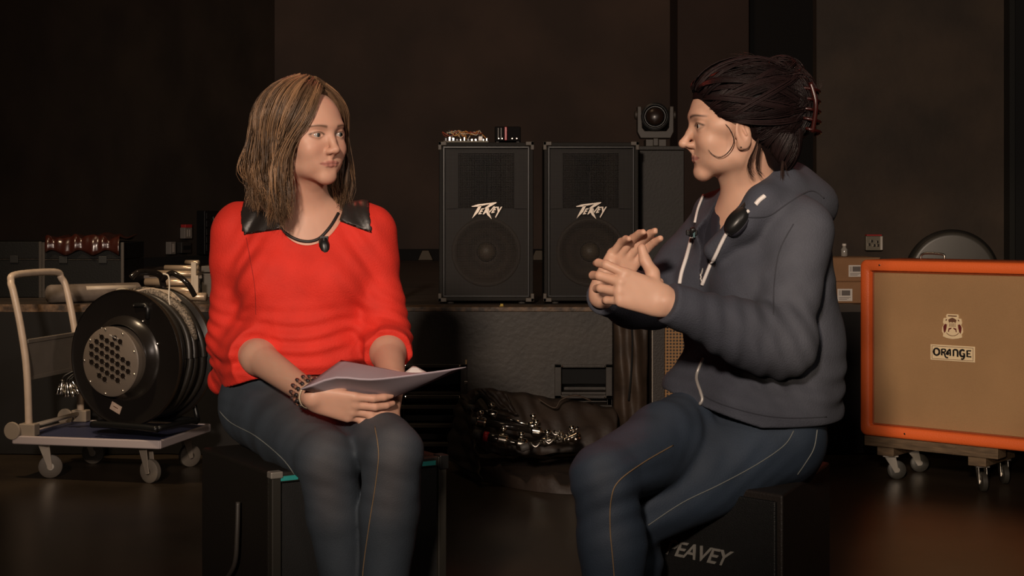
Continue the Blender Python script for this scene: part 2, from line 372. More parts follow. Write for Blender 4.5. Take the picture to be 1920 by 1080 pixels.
lpart(MB().box((-0.014, -0.034, 0.010), (-0.003, -0.028, 0.070)), 'red_stripe', mat('red_plastic', (0.45, 0.01, 0.02), 0.35), r, bevel=0.002)
for x in (-0.045, -0.032): lpart(MB().box((x, -0.035, 0.012), (x+0.006, -0.029, 0.066)), 'fin', mat('dull_dark_steel', (0.06, 0.055, 0.05), 0.45, metal=0.5), r, bevel=0.001)
for x in (-0.04, -0.025, 0.02, 0.04): lpart(MB().lathe([(0.005, 0), (0.005, 0.008), (0.003, 0.009)], axisM((x, -0.03, 0.018), (0, -1, 0)), 8), 'knob', chrome, r)
for x in (-0.045, 0.045): lpart(MB().box((x-0.006, -0.02, 0), (x+0.006, 0.06, 0.006)), 'foot', rubber, r)

# third cabinet with moving head light on top
d = 6.7; x0, x1 = xat(1199, d), xat(1283, d)
r = thing('tall_case', 'plain tall dark case under the moving-head light', 'case', ((x0+x1)/2, d, STZ+0.001))
w_ = (x1-x0)/2; hz = CH-(274-HY)*d/F-STZ
dk = mat('dull_brown_black', (0.016, 0.012, 0.009), 0.6, noise=0.3, nscale=6, bump=0.2, bscale=80)
lpart(MB().box((-w_, 0, 0.02), (w_, 0.35, hz-0.02)), 'body', dk, r, bevel=0.004)
lpart(MB().box((-w_-0.003, -0.003, hz-0.02), (w_+0.003, 0.353, hz)), 'lid', dk, r, bevel=0.004)
lpart(MB().box((-w_-0.003, -0.003, 0), (w_+0.003, 0.353, 0.02)), 'plinth', blk, r, bevel=0.003)
tzz = STZ+0.001+hz
r = thing('moving_head_light', 'moving-head stage light with round lens on top of the tall case', 'stage light', (xat(1229, 6.8), 6.82, tzz))
my = mat('fixture_grey', (0.040, 0.031, 0.024), 0.5); 
lpart(MB().box((-0.048, -0.05, 0), (-0.012, 0.06, 0.035)).box((0.012, -0.05, 0), (0.048, 0.06, 0.035)).box((-0.012, -0.04, 0.004), (0.012, 0.06, 0.04)), 'base', my, r, bevel=0.003)
yk = MB().prism([(-0.085, 0.19), (-0.085, 0.07), (-0.07, 0.04), (0.07, 0.04), (0.085, 0.07), (0.085, 0.19), (0.066, 0.19), (0.062, 0.09), (0.05, 0.075), (-0.05, 0.075), (-0.062, 0.09), (-0.066, 0.19)], -0.03, 0.03, Matrix.Rotation(math.pi/2, 4, 'X'))
lpart(yk, 'yoke', my, r, bevel=0.004)
hc = (0, 0, 0.135); M = axisM(hc, (-0.1, -1, 0.12))
hd = lpart(MB().lathe([(0.03, -0.12), (0.055, -0.11), (0.062, -0.06), (0.062, 0.02), (0.066, 0.03), (0.066, 0.05), (0.055, 0.055), (0.050, 0.045)], M, 28), 'head', blkp, r, smooth=True, bevel=0.002)
for k in range(7):
    c = MB().lathe([(0.064, -0.10+k*0.018), (0.068, -0.098+k*0.018), (0.068, -0.094+k*0.018), (0.064, -0.092+k*0.018)], M, 24, caps=False).build('cooling_rib', blkm, None); c.parent = hd
c = MB().lathe([(0.046, 0.046), (0.036, 0.058), (0.018, 0.065), (0.001, 0.067)], M, 24).build('lens', mat('dark_lens', (0.018, 0.010, 0.007), 0.3), None, smooth=True); c.parent = hd
for sx in (-1, 1): lpart(MB().lathe([(0.02, 0), (0.02, 0.012), (0.012, 0.016)], axisM((sx*0.082, 0, 0.15), (sx, 0, 0)), 16), 'pivot', my, r)
# ================================================================ left side of the stage
d = 6.55
casem = mat('black_flight_case', (0.004, 0.004, 0.0035), 0.6, bump=0.2, bscale=120, spec=0.2)
def flight_case(name, label, xa, xb, H, dep, y0, seam=None):
    r = thing(name, label, 'flight case', ((xa+xb)/2, y0, STZ+0.001)); w_ = (xb-xa)/2
    lpart(MB().box((-w_, 0, 0), (w_, dep, H*0.68)), 'body', casem, r, bevel=0.004)
    lpart(MB().box((-w_, 0, H*0.69), (w_, dep, H)), 'lid', casem, r, bevel=0.004)
    e = MB()
    for sx in (-1, 1):
        e.box((sx*w_-0.007, -0.006, 0.0), (sx*w_+0.007, 0.006, H))
    e.box((-w_, -0.004, H*0.68), (w_, 0.004, H*0.69))
    lpart(e, 'edge_strip', mat('dull_aluminium', (0.07, 0.06, 0.05), 0.45, metal=0.7), r, bevel=0.001)
    for x in (-w_*0.5, w_*0.5): lpart(MB().box((x-0.02, -0.008, H*0.62), (x+0.02, 0, H*0.75)), 'latch', mat('dark_steel_edge', (0.03, 0.03, 0.028), 0.4, metal=0.6), r, bevel=0.002)
    return r
flight_case('flight_case', 'black flight case against the left edge of the photo, beside the cloth-topped case', xat(-120, 6.9), xat(76, 6.9), 0.265, 0.4, 6.9)
cx0, cx1 = xat(82, 6.9), xat(230, 6.9)
flight_case('flight_case', 'black flight case under the rumpled dark red cloth', cx0, cx1, 0.262, 0.4, 6.9)
# rumpled cloth over the case top
cl = MB(); nx, ny = 60, 24; vs = []
for i in range(nx+1):
    for j in range(ny+1):
        u, v = i/nx, j/ny
        x = cx0+0.012+(cx1-cx0-0.024)*u; s_ = v*0.40
        wv = 0.007*math.sin(u*19+1)+0.006*math.sin(u*33+v*7)+0.004*math.sin(u*51-v*5)
        if s_ < 0.05: y = 6.9-0.020-wv*0.5; z = STZ+0.264-0.05+s_+0.012*math.sin(u*17)*(1-s_/0.05)
        else: y = 6.9-0.014+(s_-0.05); z = STZ+0.284+wv*0.9+0.012*math.exp(-((u-0.55-0.1*v)*5)**2)
        vs.append((x, y, z))
cl.add(vs, [(i*(ny+1)+j, (i+1)*(ny+1)+j, (i+1)*(ny+1)+j+1, i*(ny+1)+j+1) for i in range(nx) for j in range(ny)])
o = cl.build('folded_cloth', mat('dark_red_satin', (0.035, 0.008, 0.005), 0.25, spec=0.8), smooth=True)
so = o.modifiers.new('s', 'SOLIDIFY'); so.thickness = 0.004
tag(o, 'rumpled dark red shiny cloth lying over the black flight case', 'cloth')
# grey padded bar lying along the stage edge
r = thing('padded_bar', 'long grey padded bar lying on the stage edge behind the reel', 'bar', P(170, 560, 6.45)); r.location.z = STZ
ln0 = P(95, 560, 6.42); ln1 = P(258, 548, 6.66)
a0 = Vector((ln0.x, ln0.y, STZ+0.043))-r.location; a1 = Vector((ln1.x, ln1.y, STZ+0.043))-r.location
u_ = (a1-a0).normalized()
lpart(MB().tube([a0-u_*0.02, a0-u_*0.012, a0, a1, a1+u_*0.01], [0.02, 0.036, 0.041, 0.041, 0.03], 16, up=(0,0,1)), 'sleeve', mat('grey_sleeve_fabric', (0.19, 0.15, 0.12), 0.7, noise=0.3, nscale=20), r, smooth=True)
lpart(MB().tube([a0+u_*0.17+Vector((0, -0.035, 0.02)), a1+Vector((0, -0.035, 0.02))], 0.012, 10), 'rod', mat('cream_painted_metal', (0.50, 0.42, 0.33), 0.4), r, smooth=True)
# aluminium truss / bundle of battens
r = thing('lighting_truss', 'pale metal truss of stacked tubes lying on the stage behind the reel', 'truss', (xat(320, 6.8), 6.8, STZ+0.001))
tubem = mat('pale_satin_tube', (0.62, 0.47, 0.33), 0.32, metal=0.55)
tx1 = xat(374, 6.75)-r.location.x
zs_ = lambda py, dd: CH-(py-HY)*dd/F-STZ
for py, xa, dd, rr in ((561, 330, 6.62, 0.019), (545, 300, 6.68, 0.015), (530, 268, 6.72, 0.018), (514, 276, 6.78, 0.016), (503, 305, 6.86, 0.013), (493, 345, 6.98, 0.012)):
    z = max(zs_(py, dd), rr); xa_ = xat(xa, dd)-r.location.x
    lpart(MB().tube([(xa_, dd-6.8+0.05, z), (xat(372 if py < 555 else 386, dd)-r.location.x, dd-6.8, z)], rr, 14), 'tube', tubem, r, smooth=True)
lpart(MB().box((tx1-0.02, -0.14, 0.03), (tx1+0.004, -0.128, 0.175)), 'end_plate', mat('cream_painted_metal', (0.50, 0.42, 0.33), 0.4), r, bevel=0.002)
lpart(MB().box((tx1-0.004, -0.16, 0.0), (tx1+0.018, -0.146, 0.115)), 'end_plate', mat('cream_painted_metal', (0.50, 0.42, 0.33), 0.4), r, bevel=0.002)
r = thing('metal_sheet', 'flat grey metal sheet lying behind the pale truss tubes', 'sheet', (0, 0, 0))
q0, q1, q2, q3 = P(236, 503, 7.3), P(400, 505, 7.3), P(400, 480, 8.6), P(300, 488, 8.6)
for q in (q0, q1): q.z = STZ+0.085
for q in (q2, q3): q.z = STZ+0.085
mb = MB(); pts = [q0, q1, q2, q3]; mb.prism([(p.x, p.y) for p in pts], STZ+0.075, STZ+0.09)
lpart(mb, 'sheet', mat('grey_sheet_metal', (0.16, 0.13, 0.11), 0.4, metal=0.5), r)
lpart(MB().box((q0.x+0.15, 7.3, STZ+0.001), (q0.x+0.19, 7.9, STZ+0.075)).box((q1.x-0.1, 7.3, STZ+0.001), (q1.x-0.06, 7.9, STZ+0.075)), 'batten', blk, r)
r = thing('side_crate', 'low grey crate at the end of the pale truss tubes', 'crate', (xat(392, 6.9), 6.9, STZ+0.001))
lpart(MB().box((-0.035, 0, 0), (0.16, 0.3, 0.115)), 'body', mat('grey_crate_plastic', (0.10, 0.085, 0.07), 0.5, noise=0.3, nscale=12), r, bevel=0.004)
lpart(MB().box((-0.038, -0.004, 0.118), (0.163, 0.304, 0.15)), 'lid', mat('grey_crate_plastic', (0.10, 0.085, 0.07), 0.5, noise=0.3, nscale=12), r, bevel=0.005)
# white roll
r = thing('tape_roll', 'pale roll of tape standing behind the reel handle', 'tape', P(230, 527, 6.42)); r.location.z = STZ+0.0+0.056+0.043
R_ = 0.036
lpart(MB().lathe([(0.018, -0.02), (R_, -0.02), (R_, 0.02), (0.018, 0.02), (0.018, -0.02)], Matrix.Rotation(math.pi/2, 4, 'X') , 28, caps=False), 'roll', mat('cream_roll', (0.42, 0.36, 0.26), 0.6), r, smooth=False, bevel=0.001)
lpart(MB().lathe([(0.012, -0.019), (0.0175, -0.019), (0.0175, 0.019), (0.012, 0.019), (0.012, -0.019)], Matrix.Rotation(math.pi/2, 4, 'X') , 24, caps=False), 'core', mat('card_core', (0.2, 0.12, 0.07), 0.7), r)
for o_ in (r,): o_.location.z = STZ+R_
# small boxes fixed to / standing by the left wall
def wall_at(px, py):   # point of the splayed wall behind a pixel
    k = (px-960)/F; # x = k*y ; x = a.x + dirw.x*s ; y = a.y + dirw.y*s
    s_ = (k*a.y-a.x)/(dirw.x-k*dirw.y); y = a.y+dirw.y*s_
    return Vector((k*y, y, CH-(py-HY)*y/F))
angw = math.atan2(-dirw.y, -dirw.x)
def wall_box(name, label, cat, px, py, w_, h_, dep, m, extra=None):
    p = wall_at(px, py)
    r = thing(name, label, cat, p-nw*0.001+Vector((0, 0, -h_/2)), angw)
    lpart(MB().box((-w_/2, -dep, 0), (w_/2, 0, h_)), 'housing', m, r, bevel=0.006)
    return r
gb = mat('grey_socket_plastic', (0.22, 0.20, 0.18), 0.5)
r = wall_box('wall_socket', 'red-topped grey socket box on the left wall', 'socket', 344, 437, 0.10, 0.09, 0.05, gb)
lpart(MB().box((-0.045, -0.052, 0.088), (0.045, -0.004, 0.115)), 'red_cap', mat('red_cap', (0.45, 0.03, 0.03), 0.4), r, bevel=0.004)
for x in (-0.025, 0.005): lpart(MB().box((x, -0.056, 0.015), (x+0.012, -0.05, 0.075)), 'outlet_cover', mat('pale_cover', (0.4, 0.36, 0.32), 0.5), r, bevel=0.002)
r = wall_box('wall_socket', 'lower grey socket box on the left wall, without red cap', 'socket', 315, 465, 0.07, 0.10, 0.05, gb)
lpart(MB().box((-0.012, -0.056, 0.015), (0.012, -0.05, 0.085)), 'outlet_cover', mat('pale_cover', (0.4, 0.36, 0.32), 0.5), r, bevel=0.002)
r = wall_box('wall_socket', 'dark cable box between the two grey socket boxes and the black panel', 'socket', 340, 464, 0.13, 0.09, 0.05, mat('dark_box_paint', (0.03, 0.027, 0.025), 0.5))
lpart(MB().box((-0.05, -0.055, 0.03), (0.05, -0.05, 0.06)), 'outlet_cover', blkp, r)
r = wall_box('equipment_rack', 'tall black panel on the left wall behind the seated woman in red', 'rack', 386, 436, 0.26, 0.36, 0.08, blkm)
for k in range(5): lpart(MB().box((-0.11, -0.086, 0.03+k*0.065), (0.11, -0.079, 0.085+k*0.065)), 'rack_unit', blkp, r, bevel=0.002)
lpart(MB().box((-0.02, -0.09, 0.27), (-0.012, -0.086, 0.31)), 'handle', steel, r, bevel=0.001)
# small metal bracket behind her left shoulder
r = thing('cable_clamp', 'small metal clamp on the stage just behind the shoulder of the woman in red', 'clamp', (xat(733, 6.45), 6.45, STZ+0.001))
lpart(MB().box((-0.02, 0, 0), (0.02, 0.04, 0.20)), 'post', mat('dark_steel_edge', (0.03, 0.03, 0.028), 0.4, metal=0.6), r, bevel=0.003)
lpart(MB().box((-0.025, -0.01, 0.28), (0.022, 0.04, 0.34)).box((-0.012, 0, 0.19), (0.012, 0.03, 0.29)), 'jaw', mat('clamp_grey', (0.12, 0.09, 0.07), 0.4, metal=0.5), r, bevel=0.004)
for z in (0.17, 0.235): lpart(MB().lathe([(0.008, 0), (0.010, 0.006), (0.004, 0.016)], axisM((0.008, 0, z), (0, -1, 0)), 12), 'bolt', brass, r)
# small wedges at foot of back wall
for px, py, lb in ((798, 460, 'small brass wedge lamp at the foot of the back wall beside the first loudspeaker'), (1010, 468, 'small brass wedge lamp at the foot of the back wall between the loudspeakers')):
    p = P(px, py, 12.9)
    o = MB().prism([(-0.07, 0), (0.07, 0), (0.03, 0.09), (-0.03, 0.09)], -0.03, 0.03, Matrix.Rotation(math.pi/2, 4, 'X')).build('wedge_lamp', mat('dull_brass', (0.05, 0.036, 0.02), 0.5, metal=0.4), bevel=0.006)
    o.location = (p.x, 12.90, STZ+0.001+0.10*0); tag(o, lb, 'lamp', 'wedge lamps along the back wall')

# ================================================================ platform trolley
DZ = 0.17
FR = P(300, 825, 5.59); ang = math.radians(-12)
Lc, Wc = 0.625, 0.47
u = Vector((math.cos(ang), math.sin(ang), 0)); v = Vector((-math.sin(ang), math.cos(ang), 0))
o0 = Vector((FR.x, FR.y, 0))-u*Lc
r = thing('platform_trolley', 'platform trolley with blue deck and cream push handle carrying the cable reel', 'trolley', o0, ang)
cream = mat('cream_painted_metal', (0.50, 0.42, 0.33), 0.4)
cream2 = mat('chipped_cream_tube', (0.60, 0.47, 0.36), 0.35, noise=0.12, nscale=30)
lpart(MB().box((0.012, 0.012, DZ-0.02), (Lc-0.012, Wc-0.012, DZ)), 'deck', mat('blue_deck_rubber', (0.030, 0.036, 0.085), 0.5, bump=0.5, bscale=200), r, bevel=0.002)
rim = MB()
rim.box((0, -0.004, DZ-0.03), (Lc, 0.012, DZ+0.004)).box((0, Wc-0.012, DZ-0.03), (Lc, Wc+0.004, DZ+0.004)).box((-0.004, 0, DZ-0.03), (0.012, Wc, DZ+0.004)).box((Lc-0.012, 0, DZ-0.03), (Lc+0.004, Wc, DZ+0.004))
lpart(rim, 'deck_rim', mat('lilac_grey_rim', (0.42, 0.36, 0.36), 0.4), r, bevel=0.006)
hp = [(0.055, 0.03, DZ), (0.045, 0.03, DZ+0.25), (0.02, 0.03, DZ+0.42), (-0.012, 0.03, DZ+0.56), (-0.03, 0.04, DZ+0.605), (-0.035, 0.085, DZ+0.632), (-0.035, Wc-0.085, DZ+0.632), (-0.03, Wc-0.04, DZ+0.605), (-0.012, Wc-0.03, DZ+0.56), (0.02, Wc-0.03, DZ+0.42), (0.045, Wc-0.03, DZ+0.25), (0.055, Wc-0.03, DZ)]
hd = lpart(MB().tube(smooth_path(hp, 6), 0.0145, 14), 'push_handle', cream2, r, smooth=True)
pl = MB().box((0.030, 0.045, DZ+0.225), (0.038, Wc-0.045, DZ+0.375)); pl.box((0.026, 0.045, DZ+0.215), (0.042, Wc-0.045, DZ+0.232)).box((0.026, 0.045, DZ+0.362), (0.042, Wc-0.045, DZ+0.378))
M_ = MB(); M_.v = pl.v; M_.f = pl.f
lpart(M_, 'handle_plate', mat('pale_grey_plate', (0.20, 0.17, 0.14), 0.5, noise=0.15, nscale=15), r, bevel=0.002)
lpart(MB().box((0.020, 0.09, DZ+0.30), (0.0262, 0.16, DZ+0.335)), 'label_sticker', mat('worn_sticker', (0.26, 0.18, 0.15), 0.5), r)
lpart(MB().tube([(0.05, 0.03, DZ+0.035), (0.05, Wc-0.03, DZ+0.035)], 0.009, 10), 'hinge_bar', cream, r, smooth=True)
for y in (0.03, Wc-0.03):
    lpart(MB().box((0.02, y-0.022, DZ), (0.09, y+0.022, DZ+0.05)), 'hinge_bracket', mat('bracket_grey', (0.28, 0.23, 0.18), 0.5), r, bevel=0.006)
    lpart(MB().lathe([(0.034, -0.006), (0.036, 0), (0.034, 0.006)], axisM((0.0, y-0.03, DZ+0.022), (0, 1, 0)), 20), 'hinge_disc', mat('bracket_grey', (0.28, 0.23, 0.18), 0.5), r, bevel=0.002)
def caster(root, x, y, top, rad, wid, yaw, wm, fm_):
    c = MB(); c.box((-0.03, -0.025, top-0.006), (0.03, 0.025, top)); hh = top-rad
    for s in (-1, 1): c.prism([(-0.022, top-0.006), (0.022, top-0.006), (0.034, rad-0.008), (0.018, rad-0.012)], s*(wid/2+0.003)-0.0015, s*(wid/2+0.003)+0.0015, Matrix.Rotation(math.pi/2, 4, 'X'))
    M = Matrix.Translation((x, y, 0)) @ Matrix.Rotation(yaw, 4, 'Z')
    c.v = [tuple(M @ Vector(p)) for p in c.v]
    o = lpart(c, 'caster', fm_, root, bevel=0.001)
    M2 = M @ Matrix.Translation((0.026, 0, rad)) @ Matrix.Rotation(math.pi/2, 4, 'X')
    wh = MB().lathe([(rad*0.35, -wid/2), (rad*0.8, -wid/2), (rad, -wid*0.35), (rad, wid*0.35), (rad*0.8, wid/2), (rad*0.35, wid/2)], M2, 24).build('wheel', wm, None, bevel=0.001); wh.parent = o
    hb = MB().lathe([(rad*0.3, -wid/2-0.002), (rad*0.3, wid/2+0.002)], M2, 12).build('hub', steel, None); hb.parent = o
wheelm = mat('grey_wheel_rubber', (0.13, 0.11, 0.09), 0.55)
caster(r, 0.10, 0.06, DZ-0.025, 0.046, 0.028, 0.5, wheelm, mat('zinc_bracket', (0.35, 0.30, 0.25), 0.4, metal=0.5))
caster(r, Lc-0.09, 0.06, DZ-0.025, 0.046, 0.028, -0.3, wheelm, mat('zinc_bracket', (0.35, 0.30, 0.25), 0.4, metal=0.5))
caster(r, 0.10, Wc-0.06, DZ-0.025, 0.046, 0.028, 0.2, wheelm, mat('zinc_bracket', (0.35, 0.30, 0.25), 0.4, metal=0.5))
caster(r, Lc-0.09, Wc-0.06, DZ-0.025, 0.046, 0.028, 0.9, wheelm, mat('zinc_bracket', (0.35, 0.30, 0.25), 0.4, metal=0.5))

# ================================================================ cable reel
C0 = P(236, 671, 5.66); nrm = Vector((-0.42, -0.907, 0)).normalized()
RR = 0.262; axl = -nrm
zc = C0.z
r = thing('cable_reel', 'large black multicore cable reel with round grey socket panel standing on the trolley', 'cable reel', (C0.x, C0.y, DZ+0.005))
lz = zc-r.location.z
M = axisM((0, 0, lz), nrm)                     # local z out of the front flange
sidev = Vector((0, 0, 1)).cross(nrm).normalized(); 
MF = frame3(sidev, Vector((0, 0, 1)), nrm, (0, 0, lz))   # x right on the disc, y up, z towards viewer
reelm = mat('black_reel_paint', (0.011, 0.009, 0.008), 0.33, noise=0.2, nscale=5)
T = 0.20
lpart(MB().lathe([(0.001, -0.006), (RR-0.006, -0.006), (RR, -0.008), (RR+0.003, 0), (RR, 0.008), (RR-0.008, 0.004), (0.001, 0.004)], M, 72, caps=False), 'front_flange', reelm, r, smooth=True, bevel=0.0008)
lpart(MB().lathe([(RR+0.0022, -0.009), (RR+0.0048, 0), (RR+0.0022, 0.009)], M, 72, caps=False), 'flange_rim', mat('worn_steel_rim', (0.14, 0.10, 0.07), 0.3, metal=0.8), r, smooth=True)
bf = MB().lathe([(0.001, -T-0.004), (RR, -T-0.006), (RR+0.004, -T), (RR, -T+0.006), (0.001, -T+0.004)], M, 72, caps=False)
lpart(bf, 'back_flange', reelm, r, smooth=True)
lpart(MB().lathe([(RR+0.004, -T-0.007), (RR+0.007, -T), (RR+0.004, -T+0.007)], M, 72, caps=False), 'flange_rim', mat('worn_steel_rim', (0.14, 0.10, 0.07), 0.3, metal=0.8), r, smooth=True)
lpart(MB().lathe([(0.11, -T), (0.11, 0.0)], M, 36), 'drum', reelm, r, smooth=True)
# wound cable: several turns, each a part
cab = mat('black_cable_jacket', (0.018, 0.015, 0.012), 0.4)
k = 0
for ri, layer in enumerate((0.205, 0.232)):
    for q in range(6):
        zz = -0.026-q*0.029; rr = layer+random.uniform(-0.006, 0.006)+(0.008 if q in (2, 3) else 0)
        pts = [MF @ Vector((rr*math.cos(2*math.pi*i/48), rr*math.sin(2*math.pi*i/48), zz+0.004*math.sin(i*0.7+q))) for i in range(49)]
        lpart(MB().tube(pts, 0.0145, 8, caps=False), 'cable_turn', cab, r, smooth=True)
# braided sleeve over the last turn, going down on the right
br = [MF @ Vector(((0.258+0.004*math.sin(i))*math.cos(math.radians(100-i*7)), 0.258*math.sin(math.radians(100-i*7)), -0.085-0.0025*i)) for i in range(13)]
lpart(MB().tube(br, [0.010, 0.014]+[0.017]*9+[0.014, 0.008], 10), 'braided_sleeve', mat('grey_braid', (0.30, 0.24, 0.18), 0.55, noise=0.85, nscale=140, bump=0.8, bscale=180), r, smooth=True)
# cable fan and white tie at the top
for i in range(5):
    p0 = MF @ Vector((0.0+0.01*i, 0.255, -0.06-0.012*i)); p1 = MF @ Vector((0.06+0.012*i, 0.266-0.003*i, -0.09-0.01*i)); p2 = MF @ Vector((0.115+0.012*i, 0.240-0.006*i, -0.10-0.008*i))
    lpart(MB().tube(smooth_path([p0, p1, p2], 6), 0.0045, 6), 'cable_tail', mat('pale_cable', (0.38, 0.30, 0.22), 0.5), r, smooth=True)
wt = [MF @ Vector(q) for q in ((0.10, 0.325, -0.10), (0.125, 0.318, -0.10), (0.135, 0.285, -0.095), (0.14, 0.235, -0.085), (0.15, 0.20, -0.08))]
lpart(MB().tube(smooth_path(wt, 5), 0.0035, 6), 'white_tie', mat('white_tie', (0.62, 0.55, 0.45), 0.5), r, smooth=True)
# front panel drum
lpart(MB().lathe([(0.165, 0.004), (0.150, 0.012), (0.137, 0.04), (0.133, 0.045)], M, 56, caps=False), 'panel_housing', mat('housing_black', (0.016, 0.013, 0.011), 0.25), r, smooth=True)
pofs = Matrix.Translation(-sidev*0.036)
cpn = pofs @ MF @ Matrix.Translation((0, -0.012, 0.0))
pan = lpart(MB().lathe([(0.136, 0.002), (0.136, 0.046), (0.130, 0.050), (0.001, 0.050)], cpn, 56, caps=False), 'socket_panel', mat('grey_panel_paint', (0.155, 0.125, 0.10), 0.45, noise=0.1, nscale=20), r, smooth=True, bevel=0.0008)
rot = math.radians(-27); pitch = 0.0292
rows = [(3, (-0.5, 0.5), 0), (2, (-2.5, -1.5, -0.5, 0.5), 0), (1, (-3, -2, -1, 0, 1, 2, 3), 0), (0, (-3.5, -2.5, -1.5, -0.5, 0.5, 1.5, 2.5, 3.5), 0), (-1, (-3, -2, -1, 0, 1, 2, 3), 0), (-2, (-2.5, -1.5, -0.5, 0.5, 1.5, 2.5), 0), (-3, (-0.5, 0.5), 0)]
smesh = None
for row, cols, _ in rows:
    for cx in cols:
        x = cx*pitch*0.98; y = row*pitch*0.95
        X = x*math.cos(rot)-y*math.sin(rot); Y = x*math.sin(rot)+y*math.cos(rot)
        Mx = cpn @ Matrix.Translation((X, Y+0.012, 0.050))
        if smesh is None:
            so_ = MB().lathe([(0.0102, 0), (0.0102, 0.003), (0.0088, 0.0035), (0.0085, 0.0008), (0.0001, 0.0006)], None, 12, caps=False)
            s_ = so_.build('socket', mat('socket_black', (0.012, 0.008, 0.006), 0.5, spec=0.2), None); smesh = s_
            p_ = MB().lathe([(0.0022, 0.0), (0.0022, 0.003), (0.0005, 0.0035)], Matrix.Translation((0.0095, -0.0095, 0)), 6); 
            p_.lathe([(0.0022, 0.0), (0.0022, 0.003), (0.0005, 0.0035)], Matrix.Translation((-0.0095, 0.0095, 0)), 6)
            pm = p_.build('screw', chrome, None)
            s_.parent = pan; s_.matrix_local = Mx; s_.name = 'socket'
            pmm = pm.data; sd = s_.data; pm.parent = pan; pm.matrix_local = Mx
        else:
            s_ = bpy.data.objects.new('socket', sd); COL.objects.link(s_); s_.parent = pan; s_.matrix_local = Mx
            s_ = bpy.data.objects.new('screw', pmm); COL.objects.link(s_); s_.parent = pan; s_.matrix_local = Mx
for q in range(9):
    aq = q*2*math.pi/9+0.35
    s_ = MB().lathe([(0.0045, 0), (0.0045, 0.002), (0.002, 0.004)], cpn @ Matrix.Translation((0.126*math.cos(aq), 0.126*math.sin(aq), 0.050)), 8).build('panel_bolt', chrome, None); s_.parent = pan
s_ = MB().box((-0.02, -0.003, 0.05), (0.028, 0.002, 0.0515), cpn @ Matrix.Translation((0.018, 0.098, 0)) @ Matrix.Rotation(-0.35, 4, 'Z')).build('label_strip', mat('pale_cover', (0.4, 0.36, 0.32), 0.5), None); s_.parent = pan
for x, y in ((0.085, 0.145), (0.155, 0.060), (-0.085, 0.128), (-0.115, 0.112), (-0.10, 0.108)):
    lpart(MB().lathe([(0.0055, 0), (0.0055, 0.003), (0.002, 0.005)], MF @ Matrix.Translation((x, y, 0.004)), 8), 'flange_bolt', chrome, r)
lpart(MB().box((-0.026, -0.016, 0), (0.026, 0.016, 0.002), MF @ Matrix.Translation((-0.045, -0.196, 0.004)) @ Matrix.Rotation(-0.4, 4, 'Z')), 'paper_label', mat('paper_label', (0.62, 0.46, 0.36), 0.6, noise=0.2, nscale=60), r)
lpart(MB().box((-0.012, -0.0015, 0), (0.012, 0.0015, 0.0026), MF @ Matrix.Translation((-0.045, -0.194, 0.004)) @ Matrix.Rotation(-0.4, 4, 'Z')), 'label_writing', mat('ink', (0.12, 0.05, 0.03), 0.6), r)
# crank knob on flange
lpart(MB().tube([MF @ Vector((0.045, 0.205, 0.006)), MF @ Vector((0.10, 0.208, 0.006)), MF @ Vector((0.112, 0.195, 0.006)), MF @ Vector((0.110, 0.155, 0.006))], 0.009, 8), 'folding_crank', blkp, r, smooth=True)
for x, y in ((0.05, 0.205), (0.105, 0.203)): lpart(MB().lathe([(0.004, 0), (0.004, 0.003), (0.001, 0.004)], MF @ Matrix.Translation((x, y, 0.014)), 8), 'crank_pin', steel, r)
# carry frame: two bent tubes, arched handle, feet
for zz in (0.02, -T-0.025):
    sgn = 1
    pts = [MF @ Vector(q) for q in ((-0.15, -0.265, zz), (-0.07, -0.262, zz), (0.0, -0.262, zz), (0.10, -0.262, zz), (0.17, -0.265, zz))]
    lpart(MB().tube(smooth_path(pts, 4), 0.0135, 10), 'foot_rail', blkm, r, smooth=True)
pts = [MF @ Vector(q) for q in ((0.0, 0.0, -T-0.02), (0.01, 0.20, -T-0.02), (0.01, 0.290, -T-0.01), (0.01, 0.320, -T+0.02), (0.0, 0.330, -0.12), (0.0, 0.328, -0.07), (-0.01, 0.310, -0.045))]
lpart(MB().tube(smooth_path(pts, 6), 0.013, 10), 'carry_handle', mat('glossy_black', (0.015, 0.012, 0.010), 0.15, coat=0.5), r, smooth=True)
pts = [MF @ Vector(q) for q in ((0.02, 0.296, -T), (0.09, 0.325, -T+0.03), (0.15, 0.29, -T+0.02), (0.165, 0.235, -T-0.015))]
lpart(MB().tube(smooth_path(pts, 6), 0.011, 10), 'carry_handle', mat('glossy_black', (0.015, 0.012, 0.010), 0.15, coat=0.5), r, smooth=True)
for sx in (-1, 1):
    pts = [MF @ Vector(q) for q in ((0.0, 0.0, -T-0.02), (sx*0.12, -0.13, -T-0.03), (sx*0.17, -0.262, -T-0.03))]
    lpart(MB().tube(smooth_path(pts, 4), 0.010, 8), 'strut', blkm, r, smooth=True)
pts = [MF @ Vector(q) for q in ((0.17, -0.262, 0.02), (0.185, -0.255, -0.09), (0.17, -0.262, -T-0.03))]
lpart(MB().tube(smooth_path(pts, 4), 0.010, 8), 'strut', blkm, r, smooth=True)
pts = [MF @ Vector(q) for q in ((-0.15, -0.262, 0.02), (-0.15, -0.262, -T-0.03))]
lpart(MB().tube(pts, 0.010, 8), 'strut', blkm, r, smooth=True)
lpart(MB().tube([MF @ Vector((0, 0, -T-0.03)), MF @ Vector((0, 0, 0.0))], 0.02, 12), 'axle', blkm, r, smooth=True)
